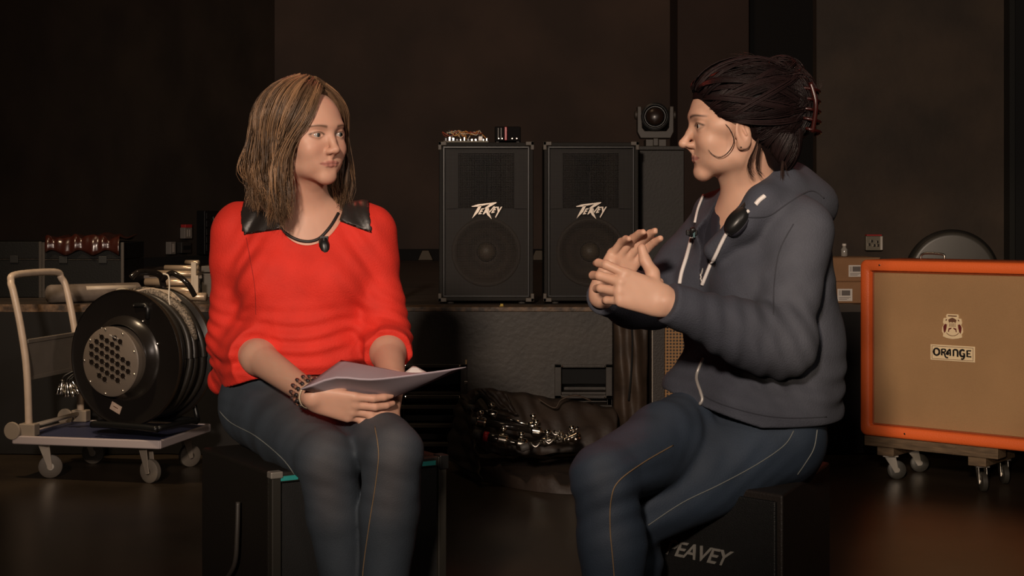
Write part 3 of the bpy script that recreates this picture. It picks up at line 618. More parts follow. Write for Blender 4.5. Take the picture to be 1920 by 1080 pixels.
# bunch of plugs hanging at the reel's left
r = thing('plug_bunch', 'bunch of shiny silver cable plugs hanging between trolley handle and reel', 'cable plugs', P(125, 728, 5.93))
for i, (x, y, tlt) in enumerate(((-0.03, 0.0, -0.35), (-0.018, -0.01, -0.15), (-0.002, 0.0, -0.05), (0.010, -0.015, 0.12), (0.022, 0.0, 0.3), (0.04, -0.005, 0.5))):
    zt = random.uniform(-0.008, 0.006)
    dv = Vector((math.sin(tlt)*-1 if False else math.sin(tlt), 0, -math.cos(tlt)))
    p0 = Vector((x, y, zt)); 
    b_ = lpart(MB().lathe([(0.006, -0.03), (0.0085, -0.028), (0.009, 0.0), (0.0105, 0.002), (0.0105, 0.026), (0.0095, 0.028), (0.0085, 0.020)], axisM(p0, dv), 14, caps=True), 'plug', chrome, r, smooth=True, bevel=0.0006)
    c_ = MB().tube(smooth_path([p0-dv*0.028, p0-dv*0.05+Vector((0.01, 0, 0)), Vector((0.075, 0.02, 0.08)), Vector((0.13, 0.0, 0.03))], 5), 0.0035, 6).build('cable_lead', cab, None, smooth=True); c_.parent = b_

# ================================================================ right side: cartons, orange cabinet on dolly
card = mat('brown_cardboard', (0.30, 0.15, 0.065), 0.75, noise=0.2, nscale=7, bump=0.15, bscale=60)
lblm = mat('white_label', (0.62, 0.56, 0.50), 0.5)
inkm = mat('grey_print', (0.12, 0.10, 0.09), 0.6)
def carton(label, pxa, pxb, pya, pyb, dd, zb, lpx, lpy, lw, lh, rz):
    w_ = (pxb-pxa)*dd/F; h_ = (pyb-pya)*dd/F
    r = thing('cardboard_box', label, 'box', (xat(pxa, dd)+w_/2, dd, zb), rz)
    lpart(MB().box((-w_/2, 0, 0), (w_/2, 0.26, h_-0.002)), 'carton_body', card, r, bevel=0.002)
    f_ = MB().box((-w_/2-0.001, -0.001, h_-0.002), (w_/2+0.001, 0.128, h_+0.001)); lpart(f_, 'flap', card, r)
    f_ = MB().box((-w_/2-0.001, 0.132, h_-0.002), (w_/2+0.001, 0.261, h_+0.001)); lpart(f_, 'flap', card, r)
    x = xat(lpx, dd)-r.location.x; z = CH-(lpy-HY)*dd/F-zb
    lb = lpart(MB().box((x-lw/2, -0.0025, z-lh/2), (x+lw/2, -0.0005, z+lh/2)), 'printed_label', lblm, r)
    g = MB().box((x-lw*0.22, -0.0035, z-lh*0.05), (x+lw*0.35, -0.0024, z+lh*0.38))
    for k in range(4): g.box((x-lw*0.4+k*lw*0.035, -0.0035, z-lh*0.05), (x-lw*0.4+k*lw*0.035+lw*0.012, -0.0024, z+lh*0.38))
    for k in range(3): g.box((x-lw*0.4, -0.0035, z-lh*(0.18+0.09*k)-lh*0.03), (x+lw*(0.38-0.12*k), -0.0024, z-lh*(0.18+0.09*k)))
    g_ = g.build('print', inkm, None); g_.parent = lb
    return r
bz = STZ+0.001
carton('lower brown cardboard box with a white printed label beside the orange cabinet', 1545, 1640, 531, 571, 6.45, bz, 1584, 553, 0.066, 0.054, 0.0)
carton('upper brown cardboard box, stacked, its white label half hidden by the orange cabinet', 1556, 1650, 486, 530, 6.46, bz+0.0955+0.001, 1604, 508, 0.062, 0.052, 0.03)
r = thing('glass_bottle', 'little clear upright bottle standing on the upper cardboard box', 'bottle', P(1583, 480, 6.62)); r.location.z = bz+0.0955+0.001+0.106
lpart(MB().lathe([(0.013, 0), (0.015, 0.003), (0.015, 0.032), (0.008, 0.042), (0.008, 0.050)], None, 14), 'bottle_body', mat('pale_glass', (0.30, 0.28, 0.25), 0.12, spec=0.9), r, smooth=True)
lpart(MB().lathe([(0.0095, 0.048), (0.0095, 0.058)], None, 12), 'cap', lblm, r)
# wall socket with red top on the right panel
p = P(1635, 455, 8.6)
r = thing('wall_socket', 'metal socket box with red top on the brown panel above the cardboard boxes', 'socket', (p.x, 8.599, p.z-0.045))
lpart(MB().box((-0.048, -0.05, 0), (0.048, 0, 0.085)), 'housing', mat('socket_metal', (0.25, 0.22, 0.17), 0.35, metal=0.4), r, bevel=0.004)
lpart(MB().box((-0.044, -0.052, 0.085), (0.046, -0.004, 0.094)), 'red_cap', mat('red_cap', (0.45, 0.03, 0.03), 0.4), r, bevel=0.003)
lpart(MB().box((0.036, -0.056, 0.004), (0.048, -0.05, 0.083)), 'side_strip', lblm, r)
for x, z in ((-0.015, 0.055), (0.018, 0.05), (-0.03, 0.035), (0.0, 0.03), (0.022, 0.03)): lpart(MB().box((x-0.007, -0.056, z-0.008), (x+0.007, -0.05, z+0.008)), 'terminal', chrome, r, bevel=0.002)
# round dark drum case behind the orange cabinet
R_ = 0.205
p = P(1787, 520, 6.9)
r = thing('drum_case', 'round dark grey drum case standing on edge behind the orange cabinet', 'drum case', (p.x, 6.9, STZ+0.001))
MD = axisM((0, 0, R_), (-0.15, -1, 0))
Mdd = Matrix.Translation((0, 0, 0.0))
sc_ = 0.93
lpart(MB().lathe([(R_*0.001+0.001, 0.002), (R_-0.022, 0.006), (R_-0.006, 0.004), (R_, -0.006), (R_, -0.16), (R_-0.01, -0.17)], MD, 56), 'shell', mat('drum_case_grey', (0.040, 0.036, 0.030), 0.4, noise=0.2, nscale=8), r, smooth=True)
lpart(MB().lathe([(R_-0.001, -0.01), (R_+0.012, -0.02), (R_+0.012, -0.05), (R_-0.001, -0.06)], MD, 56, caps=False), 'lid_rim', mat('drum_case_dark', (0.012, 0.011, 0.010), 0.5), r, smooth=True)
r.location.z = CH-(430-HY)*6.9/F-2*R_-0.012
st = lpart(MB().box((-0.12, -0.05, -(r.location.z-STZ-0.001)), (0.12, 0.15, 0.012)), 'stand', blkm, r, bevel=0.004)
# orange cabinet
A = Vector((1.372, 5.75, 0)); th = math.radians(-40)
zb, Hc, Wd, Dd = 0.172, 0.692, 0.755, 0.36
r = thing('guitar_cabinet', 'bright orange guitar speaker cabinet with tan grille cloth standing on a dolly', 'speaker cabinet', (A.x, A.y, zb), th)
orm = mat('orange_tolex', (0.86, 0.15, 0.032), 0.42, bump=0.35, bscale=260, noise=0.06, nscale=6)
fr = MB(); bw, rec = 0.042, 0.03
fr.box((0, 0, 0), (Wd, Dd, bw)).box((0, 0, Hc-bw), (Wd, Dd, Hc)).box((0, 0, bw), (bw, Dd, Hc-bw)).box((Wd-bw, 0, bw), (Wd, Dd, Hc-bw)).box((bw, Dd-0.02, bw), (Wd-bw, Dd, Hc-bw))
sb = MB()
n = 6; rr = 0.020
def rrect(x0, z0, x1, z1, rr, n=6):
    out = []
    for cx, cz, a0_ in ((x1-rr, z1-rr, 0), (x0+rr, z1-rr, 90), (x0+rr, z0+rr, 180), (x1-rr, z0+rr, 270)):
        for k in range(n+1): q = math.radians(a0_+90*k/n); out.append((cx+rr*math.cos(q), cz+rr*math.sin(q)))
    return out
def loop_mesh(loops, closed_back=True):
    mb = MB(); m_ = len(loops[0]); vs = [p for l in loops for p in l]
    fs = [(i*m_+k, i*m_+(k+1) % m_, (i+1)*m_+(k+1) % m_, (i+1)*m_+k) for i in range(len(loops)-1) for k in range(m_)]
    fs += [tuple(range((len(loops)-1)*m_, len(loops)*m_))] if closed_back else []
    mb.add(vs, fs); return mb
L_ = lambda x0, z0, x1, z1, rr, y: [(x, y, z) for x, z in rrect(x0, z0, x1, z1, rr)]
e = 0.012
loops = [L_(bw+0.004, bw+0.004, Wd-bw-0.004, Hc-bw-0.004, 0.006, rec+0.004), L_(bw, bw, Wd-bw, Hc-bw, 0.008, rec), L_(bw, bw, Wd-bw, Hc-bw, 0.008, 0.004), L_(bw-0.004, bw-0.004, Wd-bw+0.004, Hc-bw+0.004, 0.01, 0),
         L_(e, e, Wd-e, Hc-e, 0.02, 0), L_(e*0.3, e*0.3, Wd-e*0.3, Hc-e*0.3, 0.024, e*0.3), L_(0, 0, Wd, Hc, 0.026, e), L_(0, 0, Wd, Hc, 0.026, Dd-e), L_(e*0.3, e*0.3, Wd-e*0.3, Hc-e*0.3, 0.024, Dd-e*0.3), L_(e, e, Wd-e, Hc-e, 0.02, Dd)]
lpart(loop_mesh(loops), 'cabinet_shell', orm, r, smooth=True)
gm = mat('tan_basket_weave', (0.40, 0.235, 0.11), 0.8, noise=0.14, nscale=3.0, bump=0.6, bscale=420)
lpart(MB().box((bw+0.001, rec-0.004, bw+0.001), (Wd-bw-0.001, rec+0.002, Hc-bw-0.001)), 'grille_cloth', gm, r)
pip = MB()
pp = [(x, rec-0.005, z) for x, z in rrect(bw+0.005, bw+0.005, Wd-bw-0.005, Hc-bw-0.005, 0.006)]; pp.append(pp[0])
lpart(pip.tube(pp, 0.0035, 6, caps=False), 'piping', mat('orange_brown_piping', (0.30, 0.07, 0.02), 0.5), r, smooth=True)
# name plate
uc = 0.373; zl = CH-(664-HY)/497.0-zb
Mf = Matrix.Translation((uc, rec-0.0045, zl)) @ Matrix.Rotation(math.pi/2, 4, 'X')
pw, ph = 0.088, 0.030
crm = mat('cream_badge', (0.78, 0.62, 0.40), 0.4)
bd = lpart(MB().box((-pw, -ph, 0), (pw, ph, 0.004), Mf), 'name_plate', crm, r, bevel=0.0015)
ln = MB()
for s in (-1, 1):
    ln.box((-pw+0.007, s*(ph-0.006)-0.0008, 0.004), (pw-0.007, s*(ph-0.006)+0.0008, 0.0046), Mf); ln.box((s*(pw-0.007)-0.0008, -ph+0.006, 0.004), (s*(pw-0.007)+0.0008, ph-0.006, 0.0046), Mf)
c_ = ln.build('badge_border', mat('badge_brown', (0.14, 0.06, 0.03), 0.5), None); c_.parent = bd
def quad_curve(pts): return smooth_path([(x, y, 0) for x, y in pts], 5)
def glyph_mesh(strokes, M, h):
    mb = MB()
    for pts, wds in strokes:
        c = quad_curve(pts) if len(pts) > 2 else [Vector((x, y, 0)) for x, y in pts]
        m_ = len(c); Lf = []; Rt = []
        for i, p_ in enumerate(c):
            t = (c[min(i+1, m_-1)]-c[max(i-1, 0)]).normalized(); nn = Vector((-t.y, t.x, 0))
            f = i/(m_-1); wi = wds[0]+(wds[1]-wds[0])*f if len(wds) == 2 else (wds[0]+(wds[1]-wds[0])*f*2 if f < 0.5 else wds[1]+(wds[2]-wds[1])*(f-0.5)*2)
            Lf.append(p_+nn*wi/2); Rt.append(p_-nn*wi/2)
        for i in range(m_-1):
            q = [Lf[i], Rt[i], Rt[i+1], Lf[i+1]]
            vs = [M @ Vector((v_.x, v_.y, 0)) for v_ in q]+[M @ Vector((v_.x, v_.y, h)) for v_ in q]
            mb.add(vs, [(0, 1, 2, 3), (7, 6, 5, 4), (0, 4, 5, 1), (1, 5, 6, 2), (2, 6, 7, 3), (3, 7, 4, 0)])
    return mb
S = []
def gl(x, strokes):
    for pts, wds in strokes: S.append(([(x+a_, b_) for a_, b_ in pts], wds))
ring = [(8+8*math.cos(q), 8.5*math.sin(q)) for q in [math.radians(k*30) for k in range(13)]]
gl(0, [(ring, (5.5, 3.5, 5.5)), ([(2.5, -6), (0.8, 0), (2.5, 6)], (4, 6, 4))])                       # O
gl(20, [([(2, -8.5), (2, 8)], (4.5, 4.5)), ([(2, 7.5), (10, 7.5), (12, 4), (9, 0.5), (3, 0.5)], (3, 4, 3)), ([(5, 0), (9, -3), (11, -9), (14, -13), (19, -13)], (4.5, 4, 3.5))])  # R
gl(36, [([(-1, -6), (1, 1), (8, 8.5)], (6, 5, 4)), ([(8, 8.5), (8.5, 0), (8.5, -8.5)], (4.5, 4.5)), ([(3, -7), (3, 2)], (3.5, 3.5)), ([(0, -1.5), (8, -1.5)], (3, 3))])  # A
gl(51, [([(2, -8.5), (2, 7.5)], (4.5, 4.5)), ([(2, 6.5), (7, 8), (12.5, 5), (12.8, -8.5)], (3.5, 5, 4.5)), ([(11, -8), (15, -9)], (3, 2))])  # N
gl(69, [([(13, 6), (8, 8.5), (2, 5), (1.5, -3), (6, -8), (12, -6)], (4, 6, 4)), ([(8, -1), (14, -1)], (3, 3)), ([(12.5, -1), (12.5, -8), (9, -14), (4, -14)], (4.5, 4.5, 4))])  # G
gl(87, [([(2, -8.5), (2, 8.5)], (4.5, 4.5)), ([(2, 7.5), (12, 7.5)], (3, 3.6)), ([(2, 0), (10, 0)], (3, 3)), ([(2, -7.5), (12.5, -7.5)], (3, 3.6))])   # E
sc_ = 0.150/100
Mg = Mf @ Matrix.Scale(sc_, 4) @ Matrix.Translation((-50, 1.5, 0.0041/sc_))
c_ = glyph_mesh(S, Mg, 0.0008/sc_).build('badge_lettering', mat('black_ink', (0.010, 0.008, 0.008), 0.45), None); c_.parent = bd
# crest badge, drawn in a 30 x 36 box
zl2 = CH-(613-HY)/497.0-zb
Mc = Matrix.Translation((uc, rec-0.0045, zl2)) @ Matrix.Rotation(math.pi/2, 4, 'X') @ Matrix.Scale(0.0027, 4)
shp = [(-8, 17), (8, 17), (9.5, 14), (8.5, 11.5), (13, 11), (14, 5), (12.5, 2), (15, -2), (15.5, -8), (13.5, -11), (14, -15), (8, -17), (0, -18), (-8, -17), (-14, -15), (-13.5, -11), (-15.5, -8), (-15, -2), (-12.5, 2), (-14, 5), (-13, 11), (-8.5, 11.5), (-9.5, 14)]
cr = lpart(MB().prism(shp, 0, 1.3, Mc), 'crest_badge', crm, r)
dkr = mat('crest_dark_red', (0.12, 0.012, 0.010), 0.5); dkb = mat('badge_brown', (0.14, 0.06, 0.03), 0.5)
g1 = MB()
g1.prism([(-5, 5), (-6, 9), (-3, 11), (0, 12), (3, 11), (6, 9), (5, 5), (2, 6), (0, 5), (-2, 6)], 1.3, 1.6, Mc)
g1.box((-6.5, 13.6, 1.3), (6.5, 15.2, 1.6), Mc)
g1.prism([(-10, 9), (-8, 10), (-8, 8), (-10, 7)], 1.3, 1.6, Mc); g1.prism([(10, 9), (8, 10), (8, 8), (10, 7)], 1.3, 1.6, Mc)
c_ = g1.build('crest_helmet', dkb, None); c_.parent = cr
g2 = MB()
for s in (-1, 1):
    g2.prism([(s*13, -6), (s*13.5, -1), (s*11, 3), (s*8, 2.5), (s*8.5, -2), (s*10, -8), (s*12, -10)], 1.3, 1.6, Mc)
    g2.prism([(s*6.5, -8), (s*5.5, -3), (s*1, -2), (s*2, -4), (s*4.5, -5), (s*5, -8)], 1.3, 1.6, Mc)
c_ = g2.build('crest_supporters', dkr, None); c_.parent = cr
g3 = MB()
for x in (-4, -2, 0, 2, 4): g3.box((x-0.35, -1, 1.3), (x+0.35, 4.5, 1.55), Mc)
pts = [Mc @ Vector((11*math.cos(math.radians(q)), -3.5+10.0*math.sin(math.radians(q)), 1.4)) for q in range(215, 330, 8)]
g3.tube(pts, 0.0012, 4)
c_ = g3.build('crest_lines', dkb, None); c_.parent = cr
# handle on top
lpart(MB().tube(smooth_path([(0.12, 0.30, Hc), (0.125, 0.30, Hc+0.016), (0.15, 0.30, Hc+0.022), (0.215, 0.30, Hc+0.018), (0.22, 0.30, Hc)], 5), 0.005, 8), 'top_handle', steel, r, smooth=True)
for x, z in ((0.085, Hc-0.02), (0.19, 0.022)): lpart(MB().lathe([(0.004, 0), (0.004, 0.001), (0.002, 0.0025)], axisM((x, 0, z), (0, -1, 0)), 8), 'screw', chrome, r)
# dolly
r = thing('wheeled_dolly', 'low wooden dolly with black casters under the orange cabinet', 'dolly', (A.x, A.y, 0), th)
wood = mat('worn_wood_board', (0.16, 0.105, 0.06), 0.6, noise=0.5, nscale=14, stretch=(1, 8, 8), bump=0.3, bscale=60)
lpart(MB().box((0.01, 0.02, 0.130), (0.55, 0.10, 0.171)), 'board', wood, r, bevel=0.003)
lpart(MB().box((0.01, 0.25, 0.130), (0.55, 0.33, 0.171)), 'board', wood, r, bevel=0.003)
lpart(MB().box((0.06, 0.03, 0.095), (0.13, 0.32, 0.130)), 'crossbar', wood, r, bevel=0.003)
lpart(MB().box((0.43, 0.03, 0.095), (0.50, 0.32, 0.130)), 'crossbar', wood, r, bevel=0.003)
for x in (0.095, 0.465):
    for y in (0.07, 0.28): caster(r, x, y, 0.095, 0.037, 0.024, 0.6 if x < 0.2 else -0.9, mat('black_wheel', (0.03, 0.028, 0.024), 0.4), steel)

# brown leather case and amp with gold grille behind the woman in the hooded top
brc = mat('dark_brown_leather', (0.065, 0.040, 0.025), 0.6, noise=0.5, nscale=9, bump=0.5, bscale=30)
r = thing('fabric_bag', 'tall dark brown fabric bag leaning on the stage right of the bass bin', 'bag', (xat(1185, 6.1), 6.15, 0.0))
mb = MB(); nxx, nzz = 16, 20; vs = []
for i in range(nxx+1):
    for j in range(nzz+1):
        u_, v_ = i/nxx, j/nzz
        x = (u_-0.5)*0.15; z = 0.11+0.52*v_
        y = -0.02-0.045*math.sin(math.pi*u_)**0.5*math.sin(math.pi*min(1, v_*1.05))**0.4+0.012*math.sin(u_*14+v_*3)+0.006*math.sin(v_*19+u_*5)
        vs.append((x, y+0.05, z))
mb.add(vs, [(i*(nzz+1)+j, (i+1)*(nzz+1)+j, (i+1)*(nzz+1)+j+1, i*(nzz+1)+j+1) for i in range(nxx) for j in range(nzz)])
o = lpart(mb, 'front_panel', brc, r, smooth=True)
s_ = o.modifiers.new('s', 'SOLIDIFY'); s_.thickness = 0.05; s_.offset = -1
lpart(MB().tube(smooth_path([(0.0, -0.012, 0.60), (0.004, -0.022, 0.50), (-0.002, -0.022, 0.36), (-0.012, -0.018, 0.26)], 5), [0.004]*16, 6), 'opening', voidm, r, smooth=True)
lpart(MB().box((-0.078, 0.0, 0.0), (0.078, 0.12, 0.11)), 'bag_base', brc, r, bevel=0.01)
r = thing('loudspeaker_stack', 'dark cabinet with gold perforated grille partly behind the woman in the hooded top', 'speaker cabinet', (xat(1222, 6.1), 6.1, 0.0))
Wx = xat(1430, 6.1)-xat(1222, 6.1)
dkc = mat('dark_brown_vinyl', (0.022, 0.015, 0.011), 0.55, bump=0.3, bscale=150)
mb = MB().box((0, 0.02, 0), (Wx, 0.24, 0.62)); lpart(mb, 'cabinet', dkc, r, bevel=0.004)
mb = MB().box((0, 0, 0.57), (Wx, 0.02, 0.62)).box((0, 0, 0), (Wx, 0.02, 0.04)).box((0, 0, 0.04), (0.055, 0.02, 0.57)).box((Wx-0.055, 0, 0.04), (Wx, 0.02, 0.57))
lpart(mb, 'front_frame', dkc, r, bevel=0.002)
lpart(MB().box((0.0, -0.003, 0.0), (0.004, 0.0, 0.62)), 'edge_strip', mat('dull_aluminium_edge', (0.28, 0.24, 0.2), 0.4, metal=0.5), r)
lpart(MB().box((0.056, 0.014, 0.041), (Wx-0.056, 0.016, 0.569)), 'grille', perforated('gold_perforated', (0.35, 0.19, 0.08), 0.35, 0.0135), r)

# ================================================================ open gig bag with stands and clamps
bagm = mat('dark_brown_nylon', (0.032, 0.020, 0.014), 0.6, noise=0.35, nscale=10, bump=0.4, bscale=40)
B0 = P(955, 850, 5.72); 
r = thing('gig_bag', 'open dark brown gig bag of microphone stands lying on the floor by the bass bin', 'bag', (B0.x, B0.y, 0.001))
def flp(x, y, z): return (x-B0.x, y-B0.y, z)
# outline on the floor: from pixel rows by ground projection
def G(px, py, z=0.0):
    dd = F*(CH-z)/(py-HY); return Vector(((px-960)*dd/F, dd, z))
out = [G(842, 860), G(880, 893), G(950, 912), G(1010, 922), G(1080, 926), G(1150, 915), G(1170, 880), G(1140, 862), G(1040, 856), G(930, 848), G(860, 846)]
ctr = sum(out, Vector())/len(out)
mb = MB(); vs = [ctr+Vector((0, 0, 0.012))]; rings = [(0.55, 0.018), (0.85, 0.022), (0.97, 0.050), (1.0, 0.038), (1.02, 0.0)]
sp = smooth_path([(p_.x, p_.y, 0) for p_ in out+[out[0]]], 5)[:-1]; m_ = len(sp)
for s_, z in rings:
    for i, p_ in enumerate(sp): q = ctr+(p_-ctr)*s_; q.z = z*(1+0.35*math.sin(i*0.9)+0.25*math.sin(i*2.3)) if z > 0 else 0.0; vs.append(q)
fs = [(0, 1+i, 1+(i+1) % m_) for i in range(m_)]+[(1+k*m_+i, 1+(k+1)*m_+i, 1+(k+1)*m_+(i+1) % m_, 1+k*m_+(i+1) % m_) for k in range(len(rings)-1) for i in range(m_)]
mb.add([(v_[0]-B0.x, v_[1]-B0.y, v_[2]) for v_ in vs], fs)
lpart(mb, 'bag_floor', bagm, r, smooth=True)
# left end wall of bag, standing up (arched mouth) and back flap leaning against the bin
def sheet(path_a, path_b, n=14, bulge=0.0, name='flap', m=bagm, wob=0.006):
    pa = smooth_path(path_a, n); pb = smooth_path(path_b, n); k = 10
    mb = MB(); vs = []
    nor = (pa[len(pa)//2]-pa[0]).cross(pb[0]-pa[0]); nor = nor.normalized() if nor.length > 0 else Vector((0, -1, 0))
    for i in range(len(pa)):
        for j in range(k+1):
            t_ = j/k; p_ = pa[i].lerp(pb[i], t_)+nor*(bulge*math.sin(math.pi*t_)+wob*math.sin(i*0.5+j*0.9)+wob*0.6*math.sin(i*1.1-j*0.6))
            vs.append((p_.x-B0.x, p_.y-B0.y, max(p_.z, 0.003)))
    mb.add(vs, [(i*(k+1)+j, (i+1)*(k+1)+j, (i+1)*(k+1)+j+1, i*(k+1)+j+1) for i in range(len(pa)-1) for j in range(k)])
    o = lpart(mb, name, m, r, smooth=True); s_ = o.modifiers.new('s', 'SOLIDIFY'); s_.thickness = 0.006
    return o
sheet([P(838, 862, 5.9), P(848, 800, 5.92), P(862, 748, 5.95), P(872, 742, 5.97)], [P(905, 900, 5.55), P(895, 850, 5.62), P(888, 800, 5.72), P(884, 760, 5.85)], bulge=0.02, name='bag_end')
sheet([P(872, 745, 5.98), P(890, 730, 6.1), P(950, 735, 6.12), P(1040, 748, 6.12), P(1150, 765, 6.1)], [P(885, 830, 5.9), P(920, 850, 5.92), P(980, 855, 5.95), P(1060, 850, 5.95), P(1160, 850, 5.95)], bulge=-0.015, name='bag_lid', wob=0.008)
sheet([P(892, 730, 6.02), P(915, 732, 6.02), P(950, 738, 6.03)], [P(925, 765, 5.98), P(945, 770, 5.98), P(970, 780, 5.98)], bulge=0.012, name='bag_pocket')
lpart(MB().tube([Vector(p_)-B0*1 for p_ in smooth_path([P(1010, 748, 6.02), P(1040, 765, 6.0), P(1052, 750, 6.0), P(1080, 742, 6.0), P(1108, 752, 6.0)], 6)] , 0.010, 8, flat=0.35), 'strap', brc, r, smooth=True)
for o in r.children:
    if o.name.startswith('strap'): 
        for v_ in o.data.vertices: v_.co.z += B0.z
lpart(MB().tube([Vector((p_.x-B0.x, p_.y-B0.y, p_.z)) for p_ in smooth_path([P(880, 762, 5.86), P(900, 742, 5.95), P(918, 760, 5.9), P(928, 800, 5.85)], 8)], [0.01]*25, 8), 'bag_collar', voidm, r, smooth=True)
# stands: black tubes with chrome clutches
def stand(label, pA, pB, tube_r, knobs, clamps, red=None):
    A_, B_ = Vector(pA), Vector(pB); u_ = (B_-A_).normalized(); L = (B_-A_).length
    t = thing('microphone_stand', label, 'microphone stand', A_, 0, 'folded microphone stands in the gig bag')
    lpart(MB().tube([(0, 0, 0), u_*L*0.62], tube_r, 12), 'outer_tube', mat('glossy_black', (0.015, 0.012, 0.010), 0.15, coat=0.5), t, smooth=True)
    lpart(MB().tube([u_*L*0.58, u_*L], tube_r*0.62, 10), 'inner_tube', chrome, t, smooth=True)
    for f in knobs:
        M = axisM(u_*L*f, u_)
        c_ = lpart(MB().lathe([(tube_r*1.15, -0.02), (tube_r*1.6, -0.014), (tube_r*1.6, 0.014), (tube_r*1.15, 0.02)], M, 14), 'clutch', chrome, t, smooth=True, bevel=0.001)
        sd = u_.cross(Vector((0, 0, 1))).normalized()*random.choice((-1, 1))*0.4+Vector((0, 0, 1))
        k_ = MB().lathe([(0.004, 0), (0.004, 0.02), (0.012, 0.022), (0.013, 0.034), (0.006, 0.038)], axisM(u_*L*f+sd.normalized()*tube_r, sd), 12).build('wing_knob', chrome, None, smooth=True); k_.parent = c_
    for f in clamps:
        p0 = u_*L*f; s1 = Vector((0.015, -0.02, 0.03))
        lpart(MB().tube(smooth_path([p0, p0+Vector((0.0, -0.025, 0.012)), p0+Vector((0.018, -0.035, 0.0)), p0+Vector((0.036, -0.028, 0.014)), p0+Vector((0.045, -0.012, 0.002))], 5), 0.0055, 8), 'hook', steel, t, smooth=True)
    lpart(MB().lathe([(tube_r*0.9, 0), (tube_r*1.25, 0.004), (tube_r*1.25, 0.03), (tube_r, 0.034)], axisM(-u_*0.02, u_), 12), 'end_cap', rubber, t, smooth=True)
    if red: lpart(MB().lathe([(tube_r*1.2, -0.009), (tube_r*1.2, 0.009)], axisM(u_*L*red, u_), 14), 'red_band', mat('red_band', (0.5, 0.02, 0.03), 0.35), t, smooth=True)
    return t
stand('uppermost folded microphone stand in the gig bag, arched at its back', P(884, 765, 5.84), P(1002, 800, 5.80), 0.011, (0.33, 0.97), (), 0.30)
stand('middle folded microphone stand in the gig bag with long chrome rod', P(892, 790, 5.72), P(1088, 822, 5.70), 0.013, (0.05, 0.58, 0.92), (0.72,), None)
stand('folded microphone stand with red band lowest at the left in the gig bag', P(896, 815, 5.62), P(1000, 838, 5.58), 0.016, (0.45, 0.8), (), 0.15)
stand('folded microphone stand with bright hooks nearest the front of the gig bag', P(985, 838, 5.52), P(1085, 812, 5.55), 0.012, (0.4,), (0.1, 0.35, 0.55, 0.8), None)
t = thing('stand_clamp', 'cluster of polished chrome clamps at the end of the stands in the gig bag', 'clamp', P(1066, 820, 5.50))
for i in range(7):
    x, z = random.uniform(-0.03, 0.035), random.uniform(-0.012, 0.028); y = random.uniform(-0.03, 0.02)
    dv = Vector((random.uniform(-1, 1), random.uniform(-1, 0.2), random.uniform(-0.3, 1))).normalized()
    lpart(MB().lathe([(0.004, 0), (0.009, 0.003), (0.009, 0.016), (0.004, 0.02), (0.004, 0.034), (0.009, 0.036), (0.005, 0.042)], axisM((x, y, z), dv), 12), 'clamp_bolt', chrome, t, smooth=True, bevel=0.0006)
lpart(MB().tube(smooth_path([(-0.05, 0, -0.015), (0, -0.01, -0.005), (0.035, 0, 0.01)], 5), 0.012, 10), 'clamp_body', chrome, t, smooth=True)

# ================================================================ seats
def box_seat_left():
    H = 0.485; A = Vector((xat(510, 3.1), 3.1, 0)); th = math.radians(32.7)
    r = thing('amplifier_seat', 'black amplifier cabinet with turquoise tape used as seat by the woman in red', 'amplifier', A, th)
    W, D = 0.43, 0.42
    lpart(MB().box((0, 0.02, 0.012), (W, D, H)), 'cabinet', blk, r, bevel=0.008)
    q = 0.022
    f = MB().box((0, 0, 0.012), (q, 0.02, H)).box((W-q, 0, 0.012), (W, 0.02, H)).box((q, 0, 0.012), (W-q, 0.02, 0.04)).box((q, 0, H-q), (W-q, 0.02, H))
    lpart(f, 'front_frame', mat('worn_black_edge', (0.022, 0.020, 0.016), 0.45), r, bevel=0.003)
    lpart(MB().box((q, 0.008, 0.04), (W-q, 0.019, H-q)), 'grille_cloth', mat('black_cloth', (0.006, 0.006, 0.006), 0.8, bump=0.5, bscale=500), r)
    teal = mat('turquoise_tape', (0.03, 0.30, 0.28), 0.4)
    for x0, x1 in ((0.020, 0.060), (0.145, 0.205), (0.365, 0.400)): lpart(MB().box((x0, -0.0015, H-0.018), (x1, 0.0, H-0.008)), 'tape_strip', teal, r)
    lpart(MB().box((-0.004, -0.004, H-0.012), (0.025, 0.02, H+0.003)), 'corner_protector', mat('worn_silver_corner', (0.25, 0.23, 0.2), 0.4, metal=0.4), r, bevel=0.003)
    lpart(MB().box((W-0.02, -0.004, H-0.03), (W+0.004, 0.03, H+0.003)), 'corner_protector', blkm, r, bevel=0.003)
    lpart(MB().tube(smooth_path([(-0.012, 0.16, 0.40), (-0.016, 0.155, 0.33), (-0.016, 0.17, 0.26), (-0.014, 0.24, 0.20), (-0.012, 0.30, 0.13)], 6), 0.0055, 8), 'side_cable', mat('grey_cable', (0.035, 0.03, 0.026), 0.5), r, smooth=True)
    for x in (0.04, W-0.04):
        for y in (0.05, D-0.05): lpart(MB().lathe([(0.016, 0), (0.018, 0.012)], Matrix.Translation((x, y, 0)), 12), 'rubber_foot', rubber, r)
box_seat_left()
